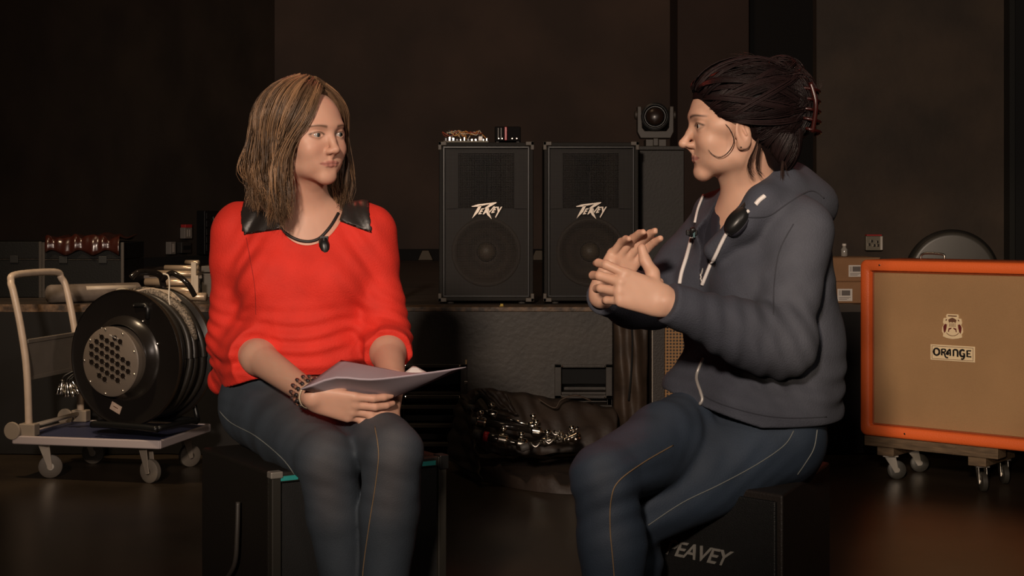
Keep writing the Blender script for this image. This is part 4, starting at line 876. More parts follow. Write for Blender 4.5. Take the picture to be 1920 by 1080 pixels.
def box_seat_right():
    H = 0.485; A = Vector((xat(1468, 2.86), 2.86, 0)); th = math.radians(-44)
    # local: x runs from far corner to near corner A along the front face
    W = 0.47; D = 0.40; tp_ = 0.14
    r = thing('wedge_loudspeaker_seat', 'black tapered loudspeaker with silver lettering, seat of the woman in the hooded top', 'loudspeaker', A, th)
    pol = [(0, 0), (-W, 0), (-W+tp_, D), (-tp_, D)]
    lpart(MB().prism(pol, 0.012, H), 'cabinet', mat('dark_brown_black_vinyl', (0.016, 0.012, 0.010), 0.5, bump=0.3, bscale=250), r, bevel=0.006)
    lpart(MB().box((-W+0.012, -0.010, 0.03), (-0.012, 0.0, H-0.014)), 'grille', mat('black_grille_steel', (0.006, 0.006, 0.006), 0.5, bump=0.4, bscale=500), r, bevel=0.003)
    me = text_mesh('PEAVEY', 0.058, shear=0.45, offset=0.0006, extrude=0.0012, space=0.92)
    me.materials.clear(); me.materials.append(mat('dull_silver_print', (0.22, 0.21, 0.19), 0.5))
    o = bpy.data.objects.new('silver_lettering', me); COL.objects.link(o); o.parent = r
    lx = -0.205
    o.matrix_local = Matrix.Translation((lx, -0.0115, CH-(1036-HY)*3.0/F)) @ Matrix.Rotation(math.pi/2, 4, 'X') @ Matrix.Diagonal((0.86, 0.78, 1, 1))
    for x in (-0.05, -W+0.05, ):
        lpart(MB().lathe([(0.016, 0), (0.018, 0.012)], Matrix.Translation((x, 0.05, 0)), 12), 'rubber_foot', rubber, r)
    for x in (-tp_-0.03, -W+tp_+0.03):
        lpart(MB().lathe([(0.016, 0), (0.018, 0.012)], Matrix.Translation((x, D-0.05, 0)), 12), 'rubber_foot', rubber, r)
box_seat_right()
# ================================================================ smooth bodies from distance fields
class Field:
    def __init__(s, xs, ys, zs):
        s.ax = [np.asarray(a, np.float32) for a in (xs, ys, zs)]
        s.f = np.full(tuple(len(a) for a in s.ax), 0.06, np.float32)
    def sub(s, lo, hi):
        sl = []
        for a, l, h in zip(s.ax, lo, hi):
            i0 = max(int(np.searchsorted(a, l))-1, 0); i1 = min(int(np.searchsorted(a, h))+1, len(a))
            if i1 <= i0: return None
            sl.append(slice(i0, i1))
        X = s.ax[0][sl[0]][:, None, None]; Y = s.ax[1][sl[1]][None, :, None]; Z = s.ax[2][sl[2]][None, None, :]
        return tuple(sl), X, Y, Z
    def op(s, lo, hi, fn, k=0.0, mode='add'):
        r = s.sub(lo, hi)
        if r is None: return
        sl, X, Y, Z = r
        d = fn(X, Y, Z).astype(np.float32); a = s.f[sl]
        if mode == 'add':
            if k > 0: h = np.maximum(k-np.abs(a-d), 0)/k; s.f[sl] = np.minimum(a, d)-h*h*(k*0.25)
            else: s.f[sl] = np.minimum(a, d)
        elif mode == 'cut':
            d = -d
            if k > 0: h = np.maximum(k-np.abs(a-d), 0)/k; s.f[sl] = np.maximum(a, d)+h*h*(k*0.25)
            else: s.f[sl] = np.maximum(a, d)
    def mesh(s):
        f = s.f; ax = s.ax
        ins = f < 0
        c = np.zeros(tuple(n-1 for n in f.shape), np.uint8)
        for i in (0, 1):
            for j in (0, 1):
                for k in (0, 1): c += ins[i:i+c.shape[0], j:j+c.shape[1], k:k+c.shape[2]]
        act = (c > 0) & (c < 8)
        idx = np.argwhere(act); n = len(idx)
        num = np.full(c.shape, -1, np.int32); num[act] = np.arange(n)
        acc = np.zeros((n, 3), np.float64); cnt = np.zeros(n)
        I, J, K = idx.T
        corner = {}
        for i in (0, 1):
            for j in (0, 1):
                for k in (0, 1): corner[(i, j, k)] = f[I+i, J+j, K+k].astype(np.float64)
        base = (ax[0].astype(np.float64), ax[1].astype(np.float64), ax[2].astype(np.float64)); ijk = (I, J, K)
        for a in range(3):
            for p in (0, 1):
                for q in (0, 1):
                    o = [0, 0, 0]; oth = [b for b in range(3) if b != a]; o[oth[0]] = p; o[oth[1]] = q
                    c0 = tuple(o); o[a] = 1; c1 = tuple(o)
                    v0, v1 = corner[c0], corner[c1]; m = (v0 < 0) != (v1 < 0)
                    t = np.where(m, v0/np.where(m, v0-v1, 1), 0)
                    pos = np.empty((n, 3))
                    for b in range(3):
                        A0 = base[b][ijk[b]+c0[b]]; A1 = base[b][ijk[b]+c1[b]]
                        pos[:, b] = A0+(A1-A0)*(t if b == a else 0)
                    acc[m] += pos[m]; cnt[m] += 1
        V = acc/np.maximum(cnt, 1)[:, None]
        faces = []
        for a in range(3):
            b, d = (a+1) % 3, (a+2) % 3
            s0 = [slice(None)]*3; s1 = [slice(None)]*3; s0[a] = slice(0, -1); s1[a] = slice(1, None)
            A0 = ins[tuple(s0)]; A1 = ins[tuple(s1)]
            e = np.argwhere(A0 != A1)
            e = e[(e[:, b] > 0) & (e[:, d] > 0) & (e[:, b] < f.shape[b]-1) & (e[:, d] < f.shape[d]-1)]
            fl = A0[tuple(e.T)]
            def cell(db, dd):
                g = e.copy(); g[:, b] += db; g[:, d] += dd; return num[tuple(g.T)]
            q = np.stack([cell(-1, -1), cell(0, -1), cell(0, 0), cell(-1, 0)], 1)
            q[~fl] = q[~fl][:, ::-1]; faces.append(q)
        Fc = np.concatenate(faces); Fc = Fc[(Fc >= 0).all(1)]
        return V, Fc
def smin_axis(lo, hi, zones, coarse):     # rectilinear axis with fine zones (a, b, step)
    out = [lo]; x = lo
    while x < hi:
        st = coarse
        for a_, b_, s_ in zones:
            if a_ <= x < b_: st = min(st, s_)
            elif x < a_ < x+st: st = max(min(st, (a_-x)+1e-4), s_)
        x += st; out.append(x)
    return np.array(out)
class Frame:
    def __init__(s, R, o, sc=1.0): s.R = np.array(R, float); s.o = np.array(o, float); s.sc = sc      # columns of R = local axes in world
    def w(s, p): return s.o+s.R @ (np.array(p, float)*s.sc)
    def loc(s, X, Y, Z):
        x, y, z = X-s.o[0], Y-s.o[1], Z-s.o[2]; R = s.R/s.sc
        return tuple((x*R[0, i]+y*R[1, i]+z*R[2, i]) for i in range(3))
WORLD = Frame(np.eye(3), (0, 0, 0))
class Body:                                # a list of primitives that can be re-evaluated with another thickness
    def __init__(s): s.ops = []
    def cone(s, a, b, ra, rb, k=0.02, fr=WORLD, flat=None, mode='add', tagn='', inf=1.0):
        s.ops.append(('cone', tuple(a), tuple(b), ra, rb, k, fr, flat, mode, tagn, inf)); return s
    def chain(s, pts, rs, k=0.02, **kw):
        for i in range(len(pts)-1): s.cone(pts[i], pts[i+1], rs[i], rs[i+1], k, **kw)
        return s
    def ell(s, c, r, k=0.02, fr=WORLD, rot=None, mode='add', tagn='', inf=1.0):
        s.ops.append(('ell', tuple(c), tuple(r), rot, None, k, fr, None, mode, tagn, inf)); return s
    def run(s, fld, grow=0.0, tags=None, kmul=1.0):
        for op in s.ops:
            kind, p0, p1, r0, r1, k, fr, flat, mode, tg, inf = op
            if tags is not None and tg not in tags: continue
            k = k*kmul; g = grow*inf
            if kind == 'cone':
                a_, b_ = fr.w(p0), fr.w(p1); ra, rb = r0*fr.sc+g, r1*fr.sc+g
                m = max(ra, rb)+k+0.012
                if flat is not None:
                    nd = fr.R @ np.array(flat[0], float); nd /= np.linalg.norm(nd); fs = flat[1]; m = m/min(1, fs)
                ab = b_-a_; L2 = max(float(ab @ ab), 1e-12)
                lo = np.minimum(a_, b_)-m; hi = np.maximum(a_, b_)+m
                def fn(X, Y, Z, a_=a_, ab=ab, L2=L2, ra=ra, rb=rb):
                    x, y, z = X-a_[0], Y-a_[1], Z-a_[2]
                    h = np.clip((x*ab[0]+y*ab[1]+z*ab[2])/L2, 0, 1)
                    x, y, z = x-h*ab[0], y-h*ab[1], z-h*ab[2]
                    if flat is not None:
                        q = (x*nd[0]+y*nd[1]+z*nd[2])*(fs-1); x, y, z = x+q*nd[0], y+q*nd[1], z+q*nd[2]
                    d = np.sqrt(x*x+y*y+z*z)-(ra+(rb-ra)*h)
                    return d/max(1.0, fs) if flat is not None else d
            else:
                c = fr.w(p0); R = fr.R if r0 is None else fr.R @ np.array(r0, float)
                r_ = np.array(p1)*fr.sc+g; ext = np.abs(R) @ r_
                m = k+0.012; lo = c-ext-m; hi = c+ext+m
                def fn(X, Y, Z, c=c, R=R, r_=r_):
                    x, y, z = X-c[0], Y-c[1], Z-c[2]
                    u = [(x*R[0, i]+y*R[1, i]+z*R[2, i]) for i in range(3)]
                    k0 = np.sqrt(sum((u[i]/r_[i])**2 for i in range(3))); k1 = np.sqrt(sum((u[i]/(r_[i]**2))**2 for i in range(3)))
                    return k0*(k0-1)/np.maximum(k1, 1e-6)
            fld.op(lo, hi, fn, k, mode)
def rotm(ax, deg):
    return np.array(Matrix.Rotation(math.radians(deg), 3, ax))
def mesh_obj(name, V, Fc, m, parent=None, smooth=True):
    me = bpy.data.meshes.new(name)
    me.vertices.add(len(V)); me.vertices.foreach_set('co', V.astype(np.float32).ravel())
    me.loops.add(Fc.size); me.loops.foreach_set('vertex_index', Fc.astype(np.int32).ravel())
    me.polygons.add(len(Fc)); me.polygons.foreach_set('loop_start', np.arange(0, Fc.size, 4, dtype=np.int32))
    me.update(calc_edges=True); me.validate()
    o = bpy.data.objects.new(name, me); COL.objects.link(o); me.materials.append(m)
    if smooth: me.shade_smooth()
    if parent is not None: o.parent = parent; o.matrix_parent_inverse = parent.matrix_world.inverted()
    return o
def keep_largest(V, Fc):
    n = len(V); lab = np.arange(n)
    while True:
        mn = lab[Fc].min(1); new = lab.copy()
        for i in range(4): np.minimum.at(new, Fc[:, i], mn)
        new = new[new]
        if (new == lab).all(): break
        lab = new
    u, c = np.unique(lab, return_counts=True); big = u[c.argmax()]
    keep = lab == big; mp_ = np.cumsum(keep)-1
    return V[keep], mp_[Fc[keep[Fc[:, 0]]]]
def set_col(o, C):
    at = o.data.color_attributes.new('Col', 'FLOAT_COLOR', 'POINT')
    at.data.foreach_set('color', np.concatenate([C, np.ones((len(C), 1))], 1).astype(np.float32).ravel())
def sstep(a_, b_, x): t = np.clip((x-a_)/(b_-a_), 0, 1); return t*t*(3-2*t)
def noise3(X, Y, Z, f, seed=0):
    r = np.random.default_rng(seed); out = 0
    for i in range(5):
        w_ = r.normal(size=3)*f*(0.7+0.35*i); ph = r.uniform(0, 6.28)
        out = out+np.sin(X*w_[0]+Y*w_[1]+Z*w_[2]+ph)/(1+0.4*i)
    return out/2.5

def head_ops(B, fr, lips=1.0, nose=1.0, jaw=1.0, mouth_open=0.0):
    e = lambda c, r, k=0.01, rot=None, mode='add': B.ell(c, r, k, fr, rot, mode, 'head', 0.0)
    c = lambda a, b, ra, rb, k=0.01, mode='add', flat=None: B.cone(a, b, ra, rb, k, fr, flat, mode, 'head', 0.0)
    e((0, -0.012, 0.030), (0.075, 0.093, 0.080), 0.02)
    e((0, 0.028, 0.020), (0.062, 0.062, 0.060), 0.02)
    e((0, 0.030, -0.028), (0.055*jaw, 0.055, 0.062), 0.025)
    for s in (-1, 1):
        c((s*0.050*jaw, 0.000, -0.036), (s*0.046*jaw, 0.010, -0.062), 0.018, 0.014, 0.025)
        c((s*0.046*jaw, 0.010, -0.062), (s*0.011, 0.068, -0.090), 0.013, 0.012, 0.020)
        e((s*0.034, 0.046, -0.058), (0.020, 0.024, 0.026), 0.02)
        e((s*0.036, 0.060, -0.030), (0.022, 0.022, 0.022), 0.022)             # cheek
        e((s*0.055, 0.030, 0.000), (0.015, 0.030, 0.014), 0.02)               # cheekbone / temple
    e((0, 0.0685, -0.090), (0.016, 0.0150, 0.0145), 0.018)                       # chin
    e((0, 0.076, 0.020), (0.044, 0.016, 0.011), 0.014)                        # brow
    e((0, 0.0660, -0.060), (0.036, 0.0190, 0.024), 0.016)                       # muzzle
    for s in (-1, 1):
        e((s*0.031, 0.094, -0.001), (0.018, 0.013, 0.012), 0.012, mode='cut')    # socket
        e((s*0.031, 0.0705, 0.0), (0.0150, 0.0150, 0.0138), 0.005)               # eyeball lids
    c((0, 0.083, 0.008), (0, 0.092, -0.012), 0.0065, 0.0075, 0.009)           # nose bridge
    c((0, 0.091, -0.012), (0, 0.1010*nose, -0.031), 0.0072, 0.0082, 0.006)
    e((0, 0.1010*nose, -0.0330), (0.0092, 0.0092, 0.0082), 0.005)
    for s in (-1, 1):
        e((s*0.0108, 0.0915, -0.0360), (0.0062, 0.0105, 0.0064), 0.007)
        e((s*0.0058, 0.0975, -0.0425), (0.0027, 0.0042, 0.0020), 0.002, mode='cut')
    c((0, 0.095, -0.040), (0, 0.0855, -0.052), 0.0045, 0.0040, 0.006)
    # lips
    for s in (-1, 1):
        c((s*0.002, 0.0868, -0.0585), (s*0.013, 0.0850, -0.0600), 0.0032*lips, 0.0027*lips, 0.004)
        c((s*0.013, 0.0850, -0.0600), (s*0.0265, 0.0755, -0.0625), 0.0027*lips, 0.0018, 0.004)
        c((0.0, 0.0853, -0.0665), (s*0.012, 0.0840, -0.0660), 0.0040*lips, 0.0033*lips, 0.004)
        c((s*0.012, 0.0840, -0.0660), (s*0.026, 0.0750, -0.0632), 0.0033*lips, 0.0015, 0.004)
        c((0.0, 0.0935, -0.0628), (s*0.014, 0.0900, -0.0628), 0.0010+mouth_open, 0.0009, 0.0022, mode='cut')
        c((s*0.014, 0.0900, -0.0628), (s*0.0275, 0.0790, -0.0622), 0.0009, 0.0006, 0.0022, mode='cut')
    e((0, 0.0905, -0.0765), (0.014, 0.0045, 0.0040), 0.008, mode='cut')           # under-lip hollow
    # eye openings
    for s in (-1, 1):
        e((s*0.0315, 0.0880, 0.0000), (0.0135, 0.0125, 0.0047), 0.002, mode='cut')
    # ears
    for s in (-1, 1):
        Re = rotm('Z', s*-22) @ rotm('X', -12)
        e((s*0.0765, 0.002, -0.018), (0.0055, 0.0175, 0.0300), 0.006, Re)
        e((s*0.0730, 0.007, -0.038), (0.0055, 0.0090, 0.0115), 0.008, Re)
        e((s*0.0840, 0.003, -0.012), (0.0068, 0.0108, 0.0190), 0.004, Re, 'cut')
        c((s*0.0785, 0.006, 0.000), (s*0.0790, -0.003, -0.020), 0.0028, 0.0022, 0.004)
        e((s*0.0765, 0.016, -0.020), (0.004, 0.004, 0.006), 0.005)
def head_color(C, fr, V, base, lipc, brow, brow_h=0.0, lip_w=1.0):
    x, y, z = fr.loc(V[:, 0], V[:, 1], V[:, 2])
    def mix(m, col): 
        nonlocal C
        C = C*(1-m[:, None])+np.array(col)*m[:, None]
    front = (y > 0.055) & (np.abs(x) < 0.07) & (np.abs(z) < 0.12)
    # lips
    ax_ = np.abs(x); up = -0.0548-0.20*ax_-0.0008*np.exp(-(x/0.003)**2); lo_ = -0.0718+0.30*ax_
    m = sstep(0.0012, -0.0008, z-up)*sstep(-0.0012, 0.0008, z-lo_)*sstep(0.0275, 0.025, ax_)*(y > 0.066)
    mix(m*0.85, lipc)
    m = np.exp(-((z+0.0628)/0.0008)**2)*sstep(0.0285, 0.026, ax_)*(y > 0.07); mix(m*0.6, tuple(v*0.35 for v in lipc))
    # brows
    t = np.clip((ax_-0.012)/0.040, 0, 1); zb_ = 0.0165+brow_h+0.006*np.sin(t*2.3)-0.004*t
    m = np.exp(-((z-zb_)/(0.0034-0.0016*t))**2)*sstep(0.011, 0.016, ax_)*sstep(0.056, 0.046, ax_)*(y > 0.04); mix(m*0.95, brow)
    # lash line
    for s in (-1, 1):
        r_ = np.sqrt(((x-s*0.0315)/0.0150)**2+((z-0.0)/0.0066)**2)
        m = np.exp(-((r_-1.02)/0.17)**2)*(y > 0.06)*np.where(z > 0, 1.0, 0.45); mix(np.clip(m*0.9, 0, 0.9), tuple(v*0.35 for v in brow))
        m = np.exp(-(((x-s*0.036)/0.014)**2+((z+0.030)/0.014)**2))*(y > 0.04); mix(m*0.25, (base[0]*1.0, base[1]*0.72, base[2]*0.70))
    m = np.exp(-(((ax_-0.0065)/0.0030)**2+((z+0.0432)/0.0025)**2))*(y > 0.09); mix(m*0.6, tuple(v*0.3 for v in base))
    return C
def add_eyes(root, fr, look, iris):
    em = mat('eye_white', (0.42, 0.37, 0.34), 0.15, spec=0.6, coat=0.6)
    im = mat('iris_'+iris[0], iris[1], 0.1, coat=0.8); pm = mat('pupil', (0.004, 0.004, 0.004), 0.08, coat=1.0)
    for s in (-1, 1):
        c = Vector(fr.w((s*0.031, 0.0715, 0.0))); R = 0.0126*fr.sc
        b = MB(); b.lathe([(max(R*math.sin(q), 1e-5), R*math.cos(q)) for q in [math.pi*i/14 for i in range(15)]], axisM(c, look), 20)
        o = b.build('eye', em, root, smooth=True)
        q = [0.54*i/4 for i in range(5)]
        i_ = MB().lathe([(max(R*1.012*math.sin(a_), 1e-5), R*1.012*math.cos(a_)) for a_ in reversed(q)], axisM(c, look), 20).build('iris', im, o, smooth=True)
        q = [0.25*i/3 for i in range(4)]
        MB().lathe([(max(R*1.02*math.sin(a_), 1e-5), R*1.02*math.cos(a_)) for a_ in reversed(q)], axisM(c, look), 16).build('pupil', pm, o, smooth=True)
def hand_ops(B, fr, mir, curls, thumb, spread=(0.10, 0.03, -0.04, -0.12), tagn='hand', lens=1.0):
    # local frame: y to fingers, z back of hand, x across towards the thumb (mir mirrors for the right hand)
    X = mir
    bases = [(0.027, 0.082), (0.009, 0.086), (-0.009, 0.083), (-0.025, 0.076)]
    L_ = [(0.041, 0.025, 0.019), (0.045, 0.028, 0.020), (0.042, 0.026, 0.019), (0.033, 0.020, 0.017)]
    rr = [0.0085, 0.0087, 0.0082, 0.0073]
    for (bx, by), r_ in zip(bases, rr):
        B.cone((X*bx*0.55, 0.004, 0), (X*bx, by, 0), 0.0175, 0.0118, 0.010, fr, ((0, 0, 1), 1.40), tagn=tagn)
    B.cone((X*0.012, 0.012, -0.008), (X*0.022, 0.045, -0.012), 0.014, 0.012, 0.012, fr, tagn=tagn)
    B.cone((-X*0.018, 0.015, -0.006), (-X*0.020, 0.060, -0.006), 0.012, 0.010, 0.012, fr, tagn=tagn)
    out = []
    for i, ((bx, by), Ls, r_, cu) in enumerate(zip(bases, L_, rr, curls)):
        p = np.array((X*bx, by, 0.0)); ang = 0.0; sp_ = spread[i]
        pts = [p.copy()]; 
        for l_, c_ in zip(Ls, cu):
            ang += math.radians(c_)
            d_ = np.array((X*math.sin(sp_)*math.cos(ang), math.cos(sp_)*math.cos(ang), -math.sin(ang)))
            p = p+d_*l_*lens; pts.append(p.copy())
        B.chain(pts, [r_*1.10, r_*1.04, r_*0.95, r_*0.76], 0.003, fr=fr, tagn=tagn); out.append([fr.w(p_) for p_ in pts])
    tp = [np.array((X*0.018, 0.018, -0.008))]+[np.array((X*q[0], q[1], q[2])) for q in thumb]
    B.chain(tp, [0.0145, 0.0125, 0.0105, 0.0088][:len(tp)], 0.006, fr=fr, tagn=tagn)
    return out
def axes(y, z):    # frame axes from finger direction and back-of-hand direction
    y = Vector(y).normalized(); z = Vector(z); z = (z-y*z.dot(y)).normalized(); x = y.cross(z)
    return np.array([list(x), list(y), list(z)]).T
def strands(name, paths, radii, cols, m, parent, n=3):
    """paths (S,P,3), radii (S,P), cols (S,3): thin tapering tubes joined into one hair mesh"""
    S, Pn, _ = paths.shape
    T = np.gradient(paths, axis=1); T /= np.linalg.norm(T, axis=2, keepdims=True)+1e-9
    ref = np.array([0.3, -0.8, 0.52]); U = np.cross(T, ref); U /= np.linalg.norm(U, axis=2, keepdims=True)+1e-9; W_ = np.cross(T, U)
    q = np.arange(n)*2*math.pi/n
    V = paths[:, :, None, :]+radii[:, :, None, None]*(U[:, :, None, :]*np.cos(q)[None, None, :, None]+W_[:, :, None, :]*np.sin(q)[None, None, :, None])
    V = V.reshape(-1, 3)
    si, pi, ni = np.meshgrid(np.arange(S), np.arange(Pn-1), np.arange(n), indexing='ij')
    a_ = (si*Pn+pi)*n; b_ = a_+n; n2 = (ni+1) % n
    Fc = np.stack([a_+ni, a_+n2, b_+n2, b_+ni], -1).reshape(-1, 4)
    o = mesh_obj(name, V, Fc, m, parent)
    set_col(o, np.repeat(cols, Pn*n, axis=0)); return o
def surf(bvh, px, py, lift=0.0):         # point of a built surface seen through this pixel, lifted along its normal
    dr = P(px, py, 3.0)-Vector((0, 0, CH)); dr.normalize()
    h = bvh.ray_cast(Vector((0, 0, CH)), dr)
    if h[0] is None: return None
    nn = h[1] if h[1].dot(dr) < 0 else -h[1]
    return h[0]+nn*lift
def denim_fade(o, V, legs, base, worn):
    m = np.zeros(len(V))
    for hip, kn, an in legs:
        up_ = np.array((0, -0.02, 0.075)); fr_ = np.array((0, -0.065, 0.0))
        for a_, b_ in ((hip*0.65+kn*0.35+up_, kn+up_*0.6+fr_*0.5), (kn+fr_, kn*0.75+an*0.25+fr_)):
            ab = b_-a_; h = np.clip(((V-a_) @ ab)/(ab @ ab), 0, 1); d = np.linalg.norm(V-a_-h[:, None]*ab, axis=1); m = np.maximum(m, np.exp(-(d/0.042)**2))
    m = (m*(0.8+0.2*noise3(V[:, 0], V[:, 1], V[:, 2], 30, 2)))[:, None]*0.55
    set_col(o, np.array(base)*(1-m)+np.array(worn)*m)
def bvh_of(*objs):
    V = []; Fs = []
    for o in objs:
        k = len(V); V += [v_.co.copy() for v_ in o.data.vertices]; Fs += [tuple(i+k for i in p_.vertices) for p_ in o.data.polygons]
    return BVHTree.FromPolygons(V, Fs)
def seam(bvh, pix, rad, m, name, parent, lift=0.0005, n=8, every=1):
    pts = [surf(bvh, p_.x, p_.y, lift) for p_ in smooth_path([(a_, b_, 0) for a_, b_ in pix], n)]
    pts = [p_ for p_ in pts if p_ is not None]
    runs = [[pts[0]]]
    for p_ in pts[1:]:
        if (p_-runs[-1][-1]).length < 0.075: runs[-1].append(p_)
        else: runs.append([p_])
    out = max(runs, key=len)
    return MB().tube(out, rad, 6).build(name, m, parent, smooth=True)
skinm = mat('skin', (0.5, 0.3, 0.2), 0.48, attr='Col', sss=0.25, spec=0.35)
hairm = mat('hair_strands', (0.2, 0.12, 0.06), 0.38, attr='Col', spec=0.55)
V3 = lambda *a_: np.array(a_, float)
def PP(px, py, d): return np.array(P(px, py, d))
# ================================================================ woman in the red sweater
def woman_red():
    # joints
    Hd = PP(572, 254, 3.40); yaw = math.radians(47)
    fwd = Vector((math.sin(yaw), -math.cos(yaw), -0.02)).normalized(); up = Vector((-0.085, 0.0, 1)); rt = fwd.cross(up).normalized(); up = rt.cross(fwd)
    fr = Frame(np.array([list(rt), list(fwd), list(up)]).T, Hd, 1.06)
    neck0 = fr.w((0, -0.022, -0.055)); C7 = PP(568, 412, 3.50)
    shR, shL = PP(452, 436, 3.52), PP(688, 436, 3.50)
    chest = PP(572, 480, 3.50); belly = PP(570, 610, 3.50); pel = PP(556, 745, 3.50)
    elR, elL = PP(437, 636, 3.52), PP(722, 636, 3.46)
    wrR, wrL = PP(588, 744, 3.10), PP(738, 712, 3.19)
    hipR, hipL = PP(487, 765, 3.50), PP(627, 765, 3.50)
    knR, knL = PP(612, 862, 3.10), PP(737, 848, 3.06)
    anR, anL = V3((655-960)*3.08/F, 3.16, 0.10), V3((705-960)*3.06/F, 3.12, 0.10)
    B = Body()
    head_ops(B, fr, lips=0.82, jaw=0.98)
    # neck and chest
    B.chain([neck0, C7+V3(0.006, 0.0, 0.0)], [0.050, 0.055], 0.03, tagn='neck')
    B.cone(fr.w((0, 0.0, -0.07)), C7+V3(0.012, -0.02, -0.005), 0.040, 0.045, 0.03, tagn='neck')
    for sh, s in ((shR, -1), (shL, 1)):
        B.cone(C7+V3(0, 0.0, 0.0), sh+V3(-s*0.01, 0, 0.005), 0.045, 0.043, 0.045, tagn='torso')
        B.cone(C7+V3(0.005, -0.045, -0.035), sh+V3(-s*0.03, -0.035, -0.002), 0.011, 0.010, 0.022, tagn='torso')   # collar bone
    B.cone(C7+V3(0.0, 0, -0.06), chest+V3(0, 0, -0.03), 0.100, 0.125, 0.05, flat=((0, 1, 0), 1.35), tagn='torso')
    B.cone(shR+V3(0.03, 0, -0.06), shL+V3(-0.03, 0, -0.06), 0.060, 0.060, 0.05, tagn='torso')
    B.cone(chest, belly, 0.128, 0.118, 0.05, flat=((0, 1, 0), 1.25), tagn='torso')
    for s in (-1, 1): B.ell(chest+V3(s*0.066, -0.075, -0.060), (0.066, 0.056, 0.066), 0.045, tagn='torso')
    B.cone(belly+V3(0, -0.01, 0), pel+V3(0, 0, 0.04), 0.118, 0.140, 0.05, flat=((0, 1, 0), 1.1), tagn='torso')
    B.cone(hipR+V3(0.02, 0.01, 0.02), hipL+V3(-0.02, 0.01, 0.02), 0.105, 0.105, 0.05, tagn='pelvis')
    # arms
    for sh, el, wr, s in ((shR, elR, wrR, -1), (shL, elL, wrL, 1)):
        B.cone(sh+V3(0, 0, -0.01), sh*0.45+el*0.55, 0.050, 0.043, 0.03, tagn='arm')
        B.cone(sh*0.45+el*0.55, el, 0.043, 0.037, 0.02, tagn='arm')
        m = el*0.65+wr*0.35
        B.cone(el, m, 0.038, 0.0385, 0.02, tagn='fore'); B.cone(m, wr, 0.0385, 0.0255, 0.02, tagn='fore')
    # hands
    fR = Frame(axes((0.95, -0.02, -0.24), (0.10, -0.90, -0.35)), wrR+V3(0.004, 0, -0.004), 0.98)
    hand_ops(B, fR, -1, [(12, 20, 12), (16, 24, 14), (20, 28, 15), (26, 32, 18)], [(0.040, 0.050, -0.020), (0.036, 0.078, -0.028), (0.026, 0.098, -0.030)], tagn='handR')
    fL = Frame(axes((-0.12, -0.42, -0.80), (0.85, -0.50, 0.10)), wrL+V3(0.0, -0.004, -0.012), 0.96)
    LF = hand_ops(B, fL, 1, [(62, 60, 30), (60, 58, 28), (58, 55, 28), (55, 55, 28)], [(0.040, 0.045, -0.022), (0.040, 0.068, -0.034), (0.030, 0.086, -0.046)], tagn='handL')
    # legs
    for hip, kn, an, s in ((hipR, knR, anR, -1), (hipL, knL, anL, 1)):
        m = hip*0.5+kn*0.5
        B.cone(hip+V3(0, 0, 0.005), m+V3(0, 0, 0.000), 0.090, 0.073, 0.02, tagn='leg'); B.cone(m+V3(0, 0, 0.000), kn, 0.073, 0.055, 0.02, tagn='leg')
        c_ = kn*0.7+an*0.3+V3(0, 0.022, 0)
        B.cone(kn, c_, 0.054, 0.055, 0.012, tagn='shin'); B.cone(c_, an, 0.055, 0.034, 0.012, tagn='shin')
        B.cone(an+V3(0, 0.02, -0.055), an+V3(s*0.015, -0.15, -0.068), 0.036, 0.030, 0.03, tagn='foot')
    hx = (fr.o[0]-0.115, fr.o[0]+0.125); 
    xs = smin_axis(-0.80, -0.14, [(hx[0], hx[1], 0.0019), (wrR[0]-0.02, -0.19, 0.0024)], 0.007)
    ys = smin_axis(2.88, 3.72, [(fr.o[1]-0.13, fr.o[1]+0.12, 0.0021), (2.98, 3.20, 0.0026)], 0.008)
    zs = smin_axis(-0.02, fr.o[2]+0.14, [(fr.o[2]-0.115, fr.o[2]+0.03, 0.0017), (wrR[2]-0.12, wrR[2]+0.03, 0.0024)], 0.006)
    fl = Field(xs, ys, zs); B.run(fl)
    fl.f[:, :, 0] = 0.01
    V, Fc = fl.mesh(); V, Fc = keep_largest(V, Fc)
    root = thing('person', 'seated woman in red sweater and jeans holding papers, looking towards the other woman', 'person', (pel[0], pel[1], 0))
    sk = (0.60, 0.34, 0.245)
    body = mesh_obj('body', V, Fc, skinm, root)
    C = np.tile(np.array(sk), (len(V), 1)); C *= (1+0.05*noise3(V[:, 0], V[:, 1], V[:, 2], 60))[:, None]
    C = head_color(C, fr, V, sk, (0.42, 0.16, 0.13), (0.11, 0.06, 0.035), lip_w=1)
    x, y, z = fr.loc(V[:, 0], V[:, 1], V[:, 2]); scalp = sstep(0.055, 0.075, z)*sstep(0.075, 0.055, y); 
    set_col(body, C)
    add_eyes(root, fr, Vector((1, -0.55, 0.0)), ('grey', (0.045, 0.060, 0.060)))
    # jeans
    jm = mat('blue_denim', (0.040, 0.056, 0.078), 0.75, attr='Col', noise=0.35, nscale=7, bump=0.25, bscale=420, col2=(0.020, 0.030, 0.044))
    jf = Field(smin_axis(-0.80, -0.14, [], 0.0048), smin_axis(2.92, 3.70, [], 0.0048), smin_axis(0.03, 0.74, [], 0.0048))
    J = Body(); J.ops = [o for o in B.ops if o[9] in ('leg', 'shin', 'pelvis') ]
    J.cone(pel+V3(0, 0.0, 0.0), pel+V3(0, 0, 0.055), 0.130, 0.122, 0.04, flat=((0, 1, 0), 1.12), tagn='leg')
    J.run(jf, 0.008)
    X, Y, Z = jf.ax[0][:, None, None], jf.ax[1][None, :, None], jf.ax[2][None, None, :]
    kd = lambda kn: np.exp(-((X-kn[0])**2+(Y-kn[1]-0.03)**2+(Z-kn[2])**2)/0.010)
